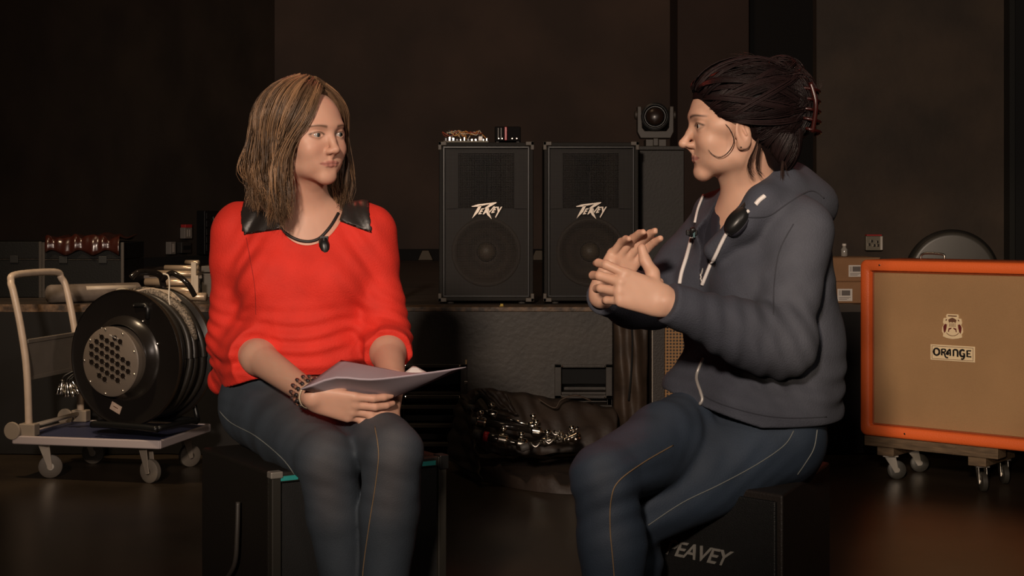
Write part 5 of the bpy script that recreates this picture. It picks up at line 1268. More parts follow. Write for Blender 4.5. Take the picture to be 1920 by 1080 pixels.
    jf.f += (0.0010*np.sin(Z*170+X*60+Y*40)*(kd(knR)+kd(knL)+np.exp(-((Z-0.62)**2+(Y-3.42)**2)/0.006))+0.0014*noise3(X, Y, Z, 26, 3)).astype(np.float32)
    for an in (anR, anL): jf.op((an[0]-0.1, an[1]-0.1, 0.0), (an[0]+0.1, an[1]+0.1, an[2]-0.01), lambda X, Y, Z: Z-(an[2]-0.015)+0*X+0*Y, 0.0, 'cut')
    jf.f[:, :, :3] = 0.01; jf.f[:, :, -3:] = 0.01
    Vj, Fj = jf.mesh(); jeans = mesh_obj('jeans', Vj, Fj, jm, root); denim_fade(jeans, Vj, [(hipR, knR, anR), (hipL, knL, anL)], (0.034, 0.047, 0.064), (0.115, 0.100, 0.100))
    # sweater
    rm = mat('red_knit', (0.70, 0.026, 0.012), 0.8, noise=0.14, nscale=18, bump=0.3, bscale=260)
    S = Body(); 
    S.ops = [o for o in B.ops if o[9] == 'arm']; T_ = Body(); T_.ops = [o for o in B.ops if o[9] == 'torso']
    for sh, el, wr in ((shR, elR, wrR), (shL, elL, wrL)):
        q = el*0.72+wr*0.28 if wr is wrR else el*0.62+wr*0.38
        S.cone(el, q, 0.044, 0.046, 0.03, tagn='fore2')
        S.cone(sh*0.3+el*0.7, el, 0.046, 0.048, 0.03, tagn='fore2')
        S.cone(sh+V3(0, 0.0, 0.0), sh+V3(0, 0, -0.06), 0.052, 0.055, 0.04, tagn='arm')
    T_.cone(belly+V3(0, 0, -0.06), pel+V3(-0.01, 0.012, 0.055), 0.130, 0.150, 0.05, flat=((0, 1, 0), 1.08), tagn='hem')
    T_.cone(PP(450, 690, 3.56), PP(415, 715, 3.58), 0.050, 0.022, 0.05, tagn='hem')
    st = 0.0036
    sf = Field(smin_axis(-0.80, -0.16, [], st), smin_axis(3.10, 3.76, [], st), smin_axis(0.58, 1.10, [], st))
    S.run(sf, 0.011)
    for el, wr, f_ in ((elR, wrR, 0.27), (elL, wrL, 0.36)):
        n_ = (wr-el)/np.linalg.norm(wr-el); c_ = el*(1-f_)+wr*f_
        sf.op(c_-0.16, c_+0.16, lambda X, Y, Z, n_=n_, c_=c_: np.maximum(-((X-c_[0])*n_[0]+(Y-c_[1])*n_[1]+(Z-c_[2])*n_[2]), np.sqrt((X-c_[0])**2+(Y-c_[1])**2+(Z-c_[2])**2)-0.13), 0.003, 'cut')
    T_.run(sf, 0.011)
    X, Y, Z = sf.ax[0][:, None, None], sf.ax[1][None, :, None], sf.ax[2][None, None, :]
    zz = lambda py: CH-(py-HY)*3.45/F
    waist = np.exp(-((Z-zz(625))/0.055)**2)*np.exp(-((X+0.49)/0.14)**2)
    wob = 0.030*noise3(X, Y, Z, 11, 5)
    fold = 0.0030*np.sin((Z+wob+0.10*(X+0.49)**2)*2*math.pi/0.030)*waist
    low = 0.0035*np.sin((Z+wob+0.06*(X+0.49))*2*math.pi/0.045)*np.exp(-((Z-zz(680))/0.03)**2)
    elb = lambda e_: np.exp(-((X-e_[0])**2+(Y-e_[1])**2+(Z-e_[2]-0.01)**2)/0.006)
    ef = 0.0045*np.sin((Z*0.9+X*0.4+wob)*2*math.pi/0.032)*(elb(elR)+elb(elL))
    arm = 0.0025*np.sin((Z*0.7+np.abs(X+0.49)*0.8+wob)*2*math.pi/0.05)*np.exp(-((np.abs(X+0.49)-0.13)/0.05)**2)
    sf.f += (fold+low+ef+arm+0.0022*noise3(X, Y, Z, 22, 9)).astype(np.float32)
    sf.op((-0.9, 3.0, 0.5), (0, 3.9, 0.66), lambda X, Y, Z: Z-(0.640+0.10*(Y-3.36)*0+0.035*np.sin((X+0.66)*7)-0.16*np.clip(Y-3.45, 0, 1)-0.10*np.clip(-0.60-X, 0, 1))+0*Y, 0.003, 'cut')
    # neckline scoop
    nc = PP(577, 405, 3.40)
    sf.op((-0.7, 3.2, 0.9), (-0.3, 3.8, 1.2), lambda X, Y, Z: np.sqrt(((X-nc[0])/0.083)**2+((Z-(zz(372)))/0.112)**2+((Y-3.42)/0.16)**2)*0.08-0.08, 0.002, 'cut')
    sf.f[:, :, -3:] = 0.01
    Vs, Fs = sf.mesh(); Vs, Fs = keep_largest(Vs, Fs); sw = mesh_obj('sweater', Vs, Fs, rm, root)
    # shoulder panels: dark yoke on the sweater, a thin second layer cut from the same surface
    bm_ = mat('dark_grey_satin', (0.022, 0.018, 0.016), 0.42, bump=0.2, bscale=60)
    cx = Vs[Fs].mean(1)
    pxm = 960+F*cx[:, 0]/cx[:, 1]; pym = HY+F*(CH-cx[:, 2])/cx[:, 1]
    nr = sf  # panels by place on the body
    xr = cx[:, 0]; zr = cx[:, 2]; yr = cx[:, 1]
    xl = lambda px: (px-960)*3.45/F
    def panel(planes):
        x_, z_ = Vs[:, 0], Vs[:, 2]; dm = np.min([n0*x_+n1*z_-c0 for n0, n1, c0 in planes], 0)
        sel = (dm[Fs].max(1) > 0) & (yr < 3.62); ids = np.unique(Fs[sel]); mp_ = -np.ones(len(Vs), int); mp_[ids] = np.arange(len(ids))
        Vp = Vs[ids].copy()
        for n0, n1, c0 in planes:
            dd = n0*Vp[:, 0]+n1*Vp[:, 2]-c0; m = dd < 0.0022; Vp[m, 0] -= dd[m]*n0; Vp[m, 2] -= dd[m]*n1
        o = mesh_obj('shoulder_panel', Vp, mp_[Fs[sel]], bm_, sw)
        so = o.modifiers.new('s', 'SOLIDIFY'); so.thickness = 0.004; so.offset = 0.9
    def pl(ax0, az0, ax1, az1):       # half plane to the left of the line a->b in (x, z)
        dx, dz = ax1-ax0, az1-az0; L_ = math.hypot(dx, dz); n0, n1 = -dz/L_, dx/L_; return (n0, n1, n0*ax0+n1*az0)
    panel([pl(xl(452), zz(395), xl(460), zz(440)), pl(xl(460), zz(440), xl(548), zz(428)), pl(xl(548), zz(428), xl(548), zz(380))])
    panel([pl(xl(632), zz(380), xl(632), zz(412)), pl(xl(632), zz(412), xl(698), zz(437)), pl(xl(698), zz(437), xl(688), zz(385))])
    # dark neck binding along the scoop
    bv = bvh_of(sw); bvb = bvh_of(body, sw)
    nk = [(505, 398), (518, 418), (534, 436), (556, 449), (578, 453), (597, 448), (612, 434), (624, 418), (634, 400)]
    seam(bvb, nk, 0.0038, mat('black_binding', (0.012, 0.010, 0.010), 0.5), 'neck_binding', sw, 0.001)
    seam(bv, [(436, 437), (470, 440), (478, 500), (482, 560), (484, 600)][0:0]+[(462, 446), (470, 490), (478, 540), (480, 590)], 0.0009, mat('red_knit_shade', (0.30, 0.012, 0.008), 0.9), 'armhole_seam', sw, 0.0)
    # jeans seams
    stm = mat('tan_stitching', (0.20, 0.13, 0.07), 0.7); bj = bvh_of(jeans)
    seam(bj, [(398, 752), (430, 790), (480, 818), (530, 860), (556, 895)], 0.0011, mat('pale_stitching', (0.16, 0.17, 0.16), 0.7), 'side_seam', jeans)
    seam(bj, [(703, 800), (710, 850), (704, 910), (693, 980), (682, 1060), (678, 1120)], 0.0012, stm, 'inner_seam', jeans)
    # bracelets and ring
    fa = Vector(wrR-elR).normalized(); w0 = Vector(wrR)-fa*0.012
    for i, (off, c_, rr) in enumerate(((0.034, (0.05, 0.03, 0.03), 0.0295), (0.022, (0.22, 0.10, 0.07), 0.0285), (0.010, (0.03, 0.025, 0.025), 0.0275))):
        M = axisM(w0-fa*off, fa); bd_ = MB()
        for k in range(14):
            q = 2*math.pi*k/14; bd_.lathe([(0.001, -0.006), (0.0045, -0.003), (0.0045, 0.003), (0.001, 0.006)], M @ Matrix.Translation(((rr+0.003)*math.cos(q), (rr+0.003)*math.sin(q), 0)), 6)
        bd_.build('bead_bracelet', mat('beads_%d' % i, c_, 0.25, coat=0.5), root, smooth=True)
    M = axisM(w0+fa*0.004, fa); MB().lathe([(0.0285, -0.0022), (0.031, 0), (0.0285, 0.0022)], M, 28, caps=False).build('bangle', mat('cream_bangle', (0.60, 0.48, 0.34), 0.35), root, smooth=True)
    q0, q1 = Vector(LF[2][0]), Vector(LF[2][1]); qm = q0.lerp(q1, 0.55)
    MB().lathe([(0.0078, -0.0022), (0.0096, -0.0014), (0.0096, 0.0014), (0.0078, 0.0022)], axisM(qm, q1-q0), 22, caps=False).build('ring', chrome, root, smooth=True)
    # shoes
    shm = mat('dark_shoe_leather', (0.02, 0.016, 0.013), 0.4)
    for an, s in ((anR, -1), (anL, 1)):
        q = Field(smin_axis(an[0]-0.09, an[0]+0.09, [], 0.005), smin_axis(an[1]-0.24, an[1]+0.10, [], 0.005), smin_axis(-0.01, 0.12, [], 0.005))
        Sb = Body(); Sb.cone(an+V3(0, 0.02, -0.052), an+V3(s*0.015, -0.15, -0.066), 0.046, 0.038, 0.03); Sb.cone(an+V3(0, 0.01, -0.04), an+V3(0, 0.0, 0.0), 0.044, 0.040, 0.03); Sb.run(q)
        q.op((-9, 0, -1), (9, 9, 0.02), lambda X, Y, Z: Z-0.002+0*X+0*Y, 0, 'cut'); q.f[:, :, 0] = 0.01; q.f[:, :, -1] = 0.01
        mesh_obj('shoe', *q.mesh(), shm, root)
    # ------------- hair
    hb = Body(); Rh = (0.082, 0.101, 0.092)
    hb.ell((0, -0.016, 0.030), Rh, 0.01, fr)
    for az in range(70, 300, 18):
        q = math.radians(az); ex = 0.010
        p0 = (math.sin(q)*0.068, math.cos(q)*0.082-0.014, 0.0); zl = -0.125 if 110 < az < 250 else -0.150
        p1 = (math.sin(q)*0.078, math.cos(q)*0.088-0.014, -0.08); p2 = (math.sin(q)*0.078, math.cos(q)*0.086-0.014, zl)
        if az < 90 or az > 278: continue
        hb.chain([p0, p1, p2], [0.026, 0.028, 0.018], 0.02, fr=fr)
    hf = Field(smin_axis(fr.o[0]-0.17, fr.o[0]+0.17, [], 0.004), smin_axis(fr.o[1]-0.17, fr.o[1]+0.17, [], 0.004), smin_axis(fr.o[2]-0.24, fr.o[2]+0.15, [], 0.004))
    hb.run(hf)
    # open the face
    lx, ly, lz = fr.loc(hf.ax[0][:, None, None], hf.ax[1][None, :, None], hf.ax[2][None, None, :])
    face = np.maximum(np.maximum(0.030-ly+0.30*np.clip(lz-0.02, 0, 1), np.abs(lx)-0.078), lz-0.089)
    hf.f = np.maximum(hf.f, -face).astype(np.float32)
    neckc = np.sqrt(((lx)/0.058)**2+((ly+0.0)/0.085)**2)*0.06-0.06; neckc = np.maximum(neckc, lz+0.07)
    hf.f = np.maximum(hf.f, -neckc).astype(np.float32)
    Vh, Fh = hf.mesh(); mass = mesh_obj('hair', Vh, Fh, hairm, root)
    set_col(mass, np.tile(np.array((0.060, 0.038, 0.022)), (len(Vh), 1)))
    g = np.random.default_rng(3); NL, NS, PN = 300, 22, 20
    Pth = []; Rd = []; Cl = []
    for L in range(NL):
        side = 1 if g.random() < 0.56 else -1           # +1: her right (towards camera), -1: her left
        uu = g.random()**0.9
        ry = 0.068-0.150*uu; 
        root_d = np.array((0.006*side-0.010*(1-uu)*1.0, ry, math.sqrt(max(1-(ry/0.100)**2, 0.02))*0.090))
        az_end = math.radians((36 if side > 0 else 58)+(136 if side > 0 else 118)*uu+g.normal()*4); dAz = math.radians(30)*max(0, 1-uu/0.25)*(1 if side > 0 else 0.3)
        el_ = math.radians(-8+g.normal()*4)
        end_d = np.array((side*math.sin(az_end)*math.cos(el_), math.cos(az_end)*math.cos(el_), math.sin(el_)))
        lay = g.uniform(0.001, 0.014); zend = -0.176+0.038*sstep(0.15, 0.60, uu)+g.normal()*0.010
        if side < 0: zend += 0.004
        flare = 0.004*sstep(0.1, 0.6, uu)+0.002+g.normal()*0.007; ph = g.uniform(0, 6.28); curl = g.uniform(0.6, 1.3)
        lc = g.random(); shade = 0.35+1.5*lc**1.3
        r0 = root_d/np.array(Rh); r0 /= np.linalg.norm(r0); e0 = end_d/np.linalg.norm(end_d)
        om = math.acos(np.clip(r0 @ e0, -1, 1))
        for sidx in range(NS):
            j = g.normal(size=3)*np.array((0.0045, 0.0045, 0.004)); pts = np.empty((PN, 3)); lo_ = lay+g.uniform(-0.002, 0.002)
            zend2 = zend+g.normal()*0.006
            cx_ = np.array((0, -0.016, 0.030))
            tc = np.linspace(0, 1, PN); split = 0.46
            dirE = e0*(np.array(Rh)+lo_)+cx_
            hz = np.array((e0[0], e0[1], 0)); hz /= np.linalg.norm(hz); tg = np.array((-hz[1], hz[0], 0))
            for k, t in enumerate(tc):
                if t < split:
                    q = t/split; q = q*(2-q)*0.5+q*0.5
                    d_ = (math.sin((1-q)*om)*r0+math.sin(q*om)*e0)/max(math.sin(om), 1e-4)
                    pts[k] = cx_+d_*(np.array(Rh)+lo_)+j*q
                else:
                    q = (t-split)/(1-split); z = dirE[2]+(zend2-dirE[2])*q
                    out = flare*math.sin(min(q*1.25, 1)*math.pi*0.5)*(1 if q < 0.72 else 1-2.6*((q-0.72)/0.28)**1.6*curl)
                    wv = 0.015*math.sin(q*7.0+ph)*sstep(0, 0.5, q)*curl; aq = dAz*sstep(0, 0.35, q)*side; hz2 = np.array((hz[0]*math.cos(aq)+hz[1]*math.sin(aq), -hz[0]*math.sin(aq)+hz[1]*math.cos(aq), 0))
                    p_ = np.array((0.0, -0.016, 0.0))+hz2*(np.linalg.norm((dirE-cx_)[:2])+out+wv*0.7)+tg*wv*(1.3 if uu > 0.2 else 0.6)+j*(1+1.0*q)*(1 if q < 0.75 else 1-2.6*(q-0.75)); p_[2] = z+j[2]
                    pts[k] = p_
            for _ in range(3): pts[1:-1] = pts[1:-1]*0.5+0.25*(pts[:-2]+pts[2:])
            Pth.append([fr.w(p_) for p_ in pts]); 
            Rd.append(0.00092*np.interp(tc, [0, 0.05, 0.7, 1], [0.7, 1, 0.9, 0.25])*g.uniform(0.7, 1.25))
            cc = np.array((0.178, 0.104, 0.058))*shade*g.uniform(0.8, 1.2); Cl.append(cc*(np.array((1.15, 1.12, 1.05)) if lc > 0.8 else 1))
    strands('hair_lock', np.array(Pth), np.array(Rd), np.array(Cl), hairm, mass)['kind'] = 'stuff'
    # lavalier microphone on the neckline
    p_ = surf(bvb, 606, 450, 0.004)
    t = thing('lapel_microphone', 'black clip-on microphone at the neckline of the red sweater', 'microphone', p_)
    lpart(MB().tube([(0.0, -0.006, 0.002), (0.003, -0.009, -0.014), (0.006, -0.010, -0.036), (0.006, -0.008, -0.046)], [0.010, 0.0135, 0.013, 0.007], 12), 'capsule', blkp, t, smooth=True)
    lpart(MB().box((-0.008, -0.010, -0.002), (0.012, -0.001, 0.008)).box((0.001, -0.018, -0.012), (0.005, -0.012, 0.004)), 'clip', blkm, t, bevel=0.001)
    # ------------- papers
    pm = mat('shade_tinted_paper', (0.44, 0.37, 0.42), 0.7, noise=0.03, nscale=30)  # white paper; its dim light and lilac cast are put into the colour
    def paper(label, c4, bend, lift, m_=pm, n=14, fold=0.0):
        a_, b_, c_, d_ = [Vector(q) for q in c4]; mb = MB(); vs = []
        nn = (b_-a_).cross(d_-a_).normalized()
        if nn.z < 0: nn = -nn
        for i in range(n+1):
            for j in range(n+1):
                u_, v_ = i/n, j/n
                p_ = (a_.lerp(b_, u_)).lerp(d_.lerp(c_, u_), v_)+nn*(bend*math.sin(math.pi*u_)+lift); p_.z += (0.017*math.exp(-((u_-0.2)/0.16)**2)*(1-v_)+0.004*math.sin(v_*3.1)*math.sin(u_*6)) if bend >= 0 and n > 5 else 0
                vs.append(p_)
        mb.add(vs, [(i*(n+1)+j, (i+1)*(n+1)+j, (i+1)*(n+1)+j+1, i*(n+1)+j+1) for i in range(n) for j in range(n)])
        o = mb.build('paper_sheet', m_, smooth=True); s_ = o.modifiers.new('s', 'SOLIDIFY'); s_.thickness = 0.0006; s_.offset = 0
        return tag(o, label, 'paper', 'sheets of paper held by the woman in red')
    FL_, FR_ = P(563, 733, 3.05), P(874, 688, 3.01)
    paper('upper large sheet of paper held over the lap by the woman in red', (FL_, FR_, P(772, 701, 3.12), P(640, 675, 3.26)), 0.0, 0.0)
    paper('lower curled sheet hanging below the front edge of the upper sheet', (FL_, FR_, P(742, 744, 3.13), P(640, 749, 3.13)), 0.0, 0.0)
    paper('bright white paper corner standing up behind the upper sheet', (P(752, 704, 3.20), P(806, 701, 3.20), P(780, 687, 3.24), P(774, 686, 3.24)), 0.0, 0.0, mat('white_paper', (0.85, 0.82, 0.80), 0.6), n=4)  # same white paper in its lit colour, for the spotlit corner
woman_red()
# ================================================================ woman in the hooded top
def woman_hood():
    Hd = PP(1380, 236, 3.05)
    fwd = Vector((-1, -0.05, -0.03)).normalized(); up = Vector((0.02, -0.02, 1)); rt = fwd.cross(up).normalized(); up = rt.cross(fwd)
    fr = Frame(np.array([list(rt), list(fwd), list(up)]).T, Hd, 1.06)
    ax_ = np.array((0.507, -0.862, 0.0)); fw = np.array((-0.862, -0.507, 0.0))
    neck0 = fr.w((0, -0.024, -0.055)); C7 = PP(1428, 385, 3.11)
    shL, shR = PP(1502, 432, 2.99), PP(1352, 420, 3.25)
    chest, belly, pel = PP(1428, 490, 3.12), PP(1432, 655, 3.13), PP(1432, 790, 3.14)
    elL, elR = PP(1464, 650, 2.90), PP(1222, 565, 3.17)
    wrL, wrR = PP(1246, 566, 2.80), PP(1128, 555, 2.98)
    hipL, hipR = PP(1456, 815, 3.03), PP(1350, 785, 3.17)
    knL, knR = PP(1170, 978, 2.93), PP(1132, 893, 2.78)
    anL, anR = V3((1172-960)*3.0/F, 3.04, 0.10), V3((1150-960)*2.80/F, 2.80, 0.10)
    B = Body()
    head_ops(B, fr, lips=0.85, jaw=0.95, nose=1.045)
    B.chain([neck0, C7-V3(0.012, 0, 0)], [0.050, 0.056], 0.03, tagn='neck')
    B.cone(fr.w((0, 0.000, -0.075)), C7+fw*0.045-V3(0, 0, 0.02), 0.036, 0.045, 0.03, tagn='neck')
    for sh, s in ((shR, -1), (shL, 1)):
        B.cone(C7, sh-ax_*s*0.01, 0.045, 0.044, 0.045, tagn='torso')
        B.cone(C7+fw*0.055-V3(0, 0, 0.045), sh-ax_*s*0.03+fw*0.03, 0.011, 0.010, 0.022, tagn='torso')
    fl = (tuple(fw), 1.30)
    B.cone(C7-V3(0, 0, 0.07), chest-V3(0, 0, 0.03), 0.105, 0.145, 0.05, flat=fl, tagn='torso')
    B.cone(chest, belly, 0.148, 0.150, 0.05, flat=(tuple(fw), 1.2), tagn='torso')
    for s in (-1, 1): B.ell(chest+ax_*s*0.075+fw*0.085-V3(0, 0, 0.060), (0.070, 0.066, 0.070), 0.045, tagn='torso')
    B.cone(belly, pel+V3(0, 0, 0.06), 0.150, 0.140, 0.05, flat=(tuple(fw), 1.12), tagn='torso')
    B.cone(hipR+ax_*0.03+fw*0.01, hipL-ax_*0.05+fw*0.01, 0.092, 0.088, 0.03, tagn='pelvis')
    B.cone(hipR+ax_*0.02-fw*0.01, hipL-ax_*0.05-fw*0.005, 0.080, 0.078, 0.03, tagn='pelvis')
    for sh, el, wr, s in ((shR, elR, wrR, -1), (shL, elL, wrL, 1)):
        B.cone(sh, sh*0.45+el*0.55, 0.052, 0.046, 0.03, tagn='arm'); B.cone(sh*0.45+el*0.55, el, 0.046, 0.040, 0.02, tagn='arm')
        m = el*0.65+wr*0.35
        B.cone(el, m, 0.041, 0.041, 0.02, tagn='fore'); B.cone(m, wr, 0.041, 0.0265, 0.02, tagn='fore')
    fL = Frame(axes((-0.90, -0.12, 0.30), (-0.12, -0.95, 0.18)), wrL+V3(-0.004, -0.003, 0.002), 1.02)
    hand_ops(B, fL, 1, [(20, 42, 25), (30, 46, 28), (40, 46, 28), (48, 46, 30)], [(0.046, 0.030, -0.014), (0.066, 0.050, -0.022), (0.086, 0.062, -0.024)], (0.16, 0.04, -0.06, -0.18), tagn='handL')
    fR = Frame(axes((0.50, -0.05, 0.86), (-0.20, 0.97, 0.15)), wrR+V3(0.004, -0.002, 0.008), 1.02)
    hand_ops(B, fR, -1, [(16, 26, 14), (18, 28, 14), (22, 30, 16), (26, 34, 18)], [(0.042, 0.034, -0.022), (0.062, 0.056, -0.032), (0.078, 0.074, -0.036)], (0.05, 0.02, -0.02, -0.05), tagn='handR')
    for hip, kn, an, s in ((hipR, knR, anR, -1), (hipL, knL, anL, 1)):
        m = hip*0.5+kn*0.5
        B.cone(hip, m, 0.090, 0.076, 0.02, tagn='leg'); B.cone(m, kn, 0.076, 0.054, 0.02, tagn='leg')
        c_ = kn*0.7+an*0.3+V3(0.012, 0.015, 0)
        B.cone(kn, c_, 0.052, 0.053, 0.015, tagn='shin'); B.cone(c_, an, 0.055, 0.034, 0.03, tagn='shin')
        B.cone(an+V3(0.02, 0.01, -0.055), an+V3(-0.11, -0.09, -0.068), 0.036, 0.030, 0.03, tagn='foot')
    o = fr.o
    xs = smin_axis(0.02, 0.86, [(0.14, 0.335, 0.0024), (o[0]-0.135, o[0]+0.03, 0.0019)], 0.008)
    ys = smin_axis(2.58, 3.50, [(2.68, 2.84, 0.0026), (2.86, 3.04, 0.0030), (o[1]-0.10, o[1]+0.10, 0.0022)], 0.008)
    zs = smin_axis(-0.02, o[2]+0.14, [(o[2]-0.13, o[2]+0.05, 0.0018), (0.83, 1.0, 0.0024)], 0.007)
    f_ = Field(xs, ys, zs); B.run(f_); f_.f[:, :, 0] = 0.01
    V, Fc = f_.mesh(); V, Fc = keep_largest(V, Fc)
    root = thing('person', 'seated dark-haired woman in navy hooded top gesturing with both hands', 'person', (pel[0], pel[1], 0))
    body = mesh_obj('body', V, Fc, skinm, root)
    sk = (0.58, 0.345, 0.245)
    C = np.tile(np.array(sk), (len(V), 1)); C *= (1+0.05*noise3(V[:, 0], V[:, 1], V[:, 2], 60))[:, None]
    C = head_color(C, fr, V, sk, (0.36, 0.15, 0.13), (0.035, 0.022, 0.018), brow_h=0.001)
    set_col(body, C)
    add_eyes(root, fr, Vector((-1, -0.12, -0.05)), ('brown', (0.030, 0.016, 0.010)))
    # jeans
    jm = mat('navy_denim', (0.028, 0.048, 0.082), 0.75, attr='Col', noise=0.35, nscale=7, bump=0.25, bscale=420, col2=(0.016, 0.028, 0.050))
    jf = Field(smin_axis(0.04, 0.84, [], 0.0048), smin_axis(2.62, 3.50, [], 0.0048), smin_axis(0.03, 0.76, [], 0.0048))
    J = Body(); J.ops = [q for q in B.ops if q[9] in ('leg', 'shin', 'pelvis')]
    J.cone(pel-V3(0, 0, 0.02), pel+V3(0, 0, 0.05), 0.140, 0.135, 0.04, flat=fl, tagn='leg'); J.run(jf, 0.009)
    X, Y, Z = jf.ax[0][:, None, None], jf.ax[1][None, :, None], jf.ax[2][None, None, :]
    kd = lambda kn: np.exp(-((X-kn[0]-0.02)**2+(Y-kn[1]-0.02)**2+(Z-kn[2]+0.02)**2)/0.008)
    cr = hipL*0.75+hipR*0.25+fw*0.12
    jf.f += (0.0030*np.sin(Z*150-X*60+Y*40)*(kd(knR)+kd(knL))+0.0025*np.sin((X*0.6+Y*0.8-Z*0.8)*150)*np.exp(-((X-cr[0])**2+(Y-cr[1])**2+(Z-cr[2])**2)/0.012)+0.0020*noise3(X, Y, Z, 24, 4)).astype(np.float32)
    for an in (anR, anL): jf.op((an[0]-0.1, an[1]-0.1, 0.0), (an[0]+0.1, an[1]+0.1, an[2]-0.01), lambda X, Y, Z: Z-(an[2]-0.015)+0*X+0*Y, 0.0, 'cut')
    jf.f[:, :, :3] = 0.01; jf.f[:, :, -3:] = 0.01
    Vj, Fj = jf.mesh(); jeans = mesh_obj('jeans', Vj, Fj, jm, root); denim_fade(jeans, Vj, [(hipR, knR, anR), (hipL, knL, anL)], (0.024, 0.041, 0.070), (0.055, 0.066, 0.088)); bj = bvh_of(jeans)
    # undershirt
    um = mat('dark_navy_cotton', (0.016, 0.016, 0.026), 0.8)
    uf = Field(smin_axis(0.36, 0.70, [], 0.006), smin_axis(2.90, 3.40, [], 0.006), smin_axis(0.85, 1.14, [], 0.006))
    U = Body(); U.ops = [q for q in B.ops if q[9] == 'torso']; U.run(uf, 0.007)
    lx, ly, lz = Frame(np.array([ax_, -fw, (0, 0, 1)]).T, C7).loc(uf.ax[0][:, None, None], uf.ax[1][None, :, None], uf.ax[2][None, None, :])
    bb0 = bvh_of(body); ucut = Body(); u0, u1 = np.array(surf(bb0, 1353, 472, 0.002)), np.array(surf(bb0, 1374, 405, 0.002))
    ucut.cone(u0, u1, 0.006, 0.034, 0.003, mode='cut').cone(u1, fr.w((0, -0.01, -0.05)), 0.036, 0.066, 0.003, mode='cut'); ucut.run(uf)
    uf.f[:, :, :2] = 0.01; uf.f[:, :, -2:] = 0.01
    Vu, Fu = uf.mesh(); Vu, Fu = keep_largest(Vu, Fu); mesh_obj('undershirt', Vu, Fu, um, root)
    # hooded top
    hm = mat('slate_navy_jersey', (0.046, 0.051, 0.070), 0.85, attr='Col', noise=0.15, nscale=22, bump=0.35, bscale=300)
    S = Body(); S.ops = [q for q in B.ops if q[9] in ('torso', 'arm')]
    for el, wr in ((elR, wrR), (elL, wrL)):
        m = el*0.6+wr*0.4; e_ = wr*0.93+el*0.07
        S.cone(el, m, 0.046, 0.047, 0.03, tagn='sl'); S.cone(m, e_, 0.047, 0.028, 0.02, tagn='sl')
        c0 = wr*0.80+el*0.20
        S.cone(c0, wr, 0.030, 0.024, 0.008, tagn='sl')
    S.cone(elL+V3(0.006, 0, 0.01), elL*0.8+wrL*0.2+V3(0, 0, -0.004), 0.052, 0.050, 0.03, tagn='sl')
    S.cone(belly, pel+V3(0, 0, 0.02), 0.148, 0.158, 0.05, flat=(tuple(fw), 1.10), tagn='hem')
    S.cone(hipL+V3(0, 0, 0.040), hipR+V3(0, 0, 0.035), 0.097, 0.097, 0.04, tagn='hem')
    S.cone(hipL*0.85+hipR*0.15+fw*0.06+V3(0, 0, 0.045), hipR*0.9+hipL*0.1+fw*0.06+V3(0, 0, 0.035), 0.090, 0.090, 0.04, tagn='hem')
    # collar and hood
    ring = [PP(1338, 470, 3.00), PP(1395, 418, 2.975), PP(1432, 378, 2.99), PP(1470, 352, 3.06), PP(1480, 345, 3.15), PP(1448, 350, 3.24), PP(1385, 372, 3.27), PP(1335, 395, 3.20), PP(1320, 440, 3.10)]
    S.chain(ring, [0.010, 0.014, 0.020, 0.026, 0.030, 0.028, 0.022, 0.016, 0.010], 0.03, tagn='hood')
    S.ell(PP(1505, 385, 3.15), (0.060, 0.095, 0.052), 0.04, rot=rotm('Z', -30), tagn='hood')
    S.ell(PP(1478, 368, 3.11), (0.045, 0.075, 0.030), 0.03, rot=rotm('Z', -30), tagn='hood')
    st = 0.0036
    sf = Field(smin_axis(0.14, 0.84, [], st), smin_axis(2.72, 3.46, [], st), smin_axis(0.52, 1.16, [], st))
    S.run(sf, 0.012)
    X, Y, Z = sf.ax[0][:, None, None], sf.ax[1][None, :, None], sf.ax[2][None, None, :]
    wob = 0.020*noise3(X, Y, Z, 8, 15)
    gd = lambda c_, s_: np.exp(-((X-c_[0])**2+(Y-c_[1])**2+(Z-c_[2])**2)/s_)
    sf.f += (0.0038*np.sin((Z*0.5+X*0.85+wob)*2*math.pi/0.036)*gd(elL+V3(-0.03, 0, 0.0), 0.009)
             + 0.0030*np.sin((X+wob)*2*math.pi/0.04)*gd(wrL*0.5+elL*0.5, 0.008)
             + 0.0028*np.sin((Z+0.25*X+wob)*2*math.pi/0.050)*np.exp(-((Z-0.66)/0.07)**2)*np.exp(-((Y-3.05)/0.3)**2)
             + 0.0040*np.sin((Z*0.75-X*0.6+wob)*2*math.pi/0.045)*gd(shL+V3(-0.05, -0.02, -0.11), 0.006)
             + 0.0025*noise3(X, Y, Z, 20, 19)).astype(np.float32)
    hz_ = CH-(786-HY)*3.05/F
    sf.op((0, 2.6, 0.4), (1, 3.6, hz_+0.06), lambda X, Y, Z: Z-(hz_-0.085*(X-0.55)*0+0.32*np.clip(0.50-X, 0, 0.2))+0*Y, 0.004, 'cut')
    fcut = Body(); bb = bvh_of(body); SP = lambda px, py, l=0.0: np.array(surf(bb, px, py, l))
    qs = [(1320, 532, 0.003), (1331, 485, 0.016), (1340, 435, 0.033), (1356, 397, 0.049)]
    pts_ = [SP(a_, b_, 0.008) for a_, b_, _ in qs]
    for i in range(3): fcut.cone(pts_[i], pts_[i+1], qs[i][2], qs[i+1][2], 0.004, mode='cut')
    fcut.cone(pts_[3], fr.w((0, -0.01, -0.05)), 0.049, 0.064, 0.004, mode='cut')
    fcut.run(sf)
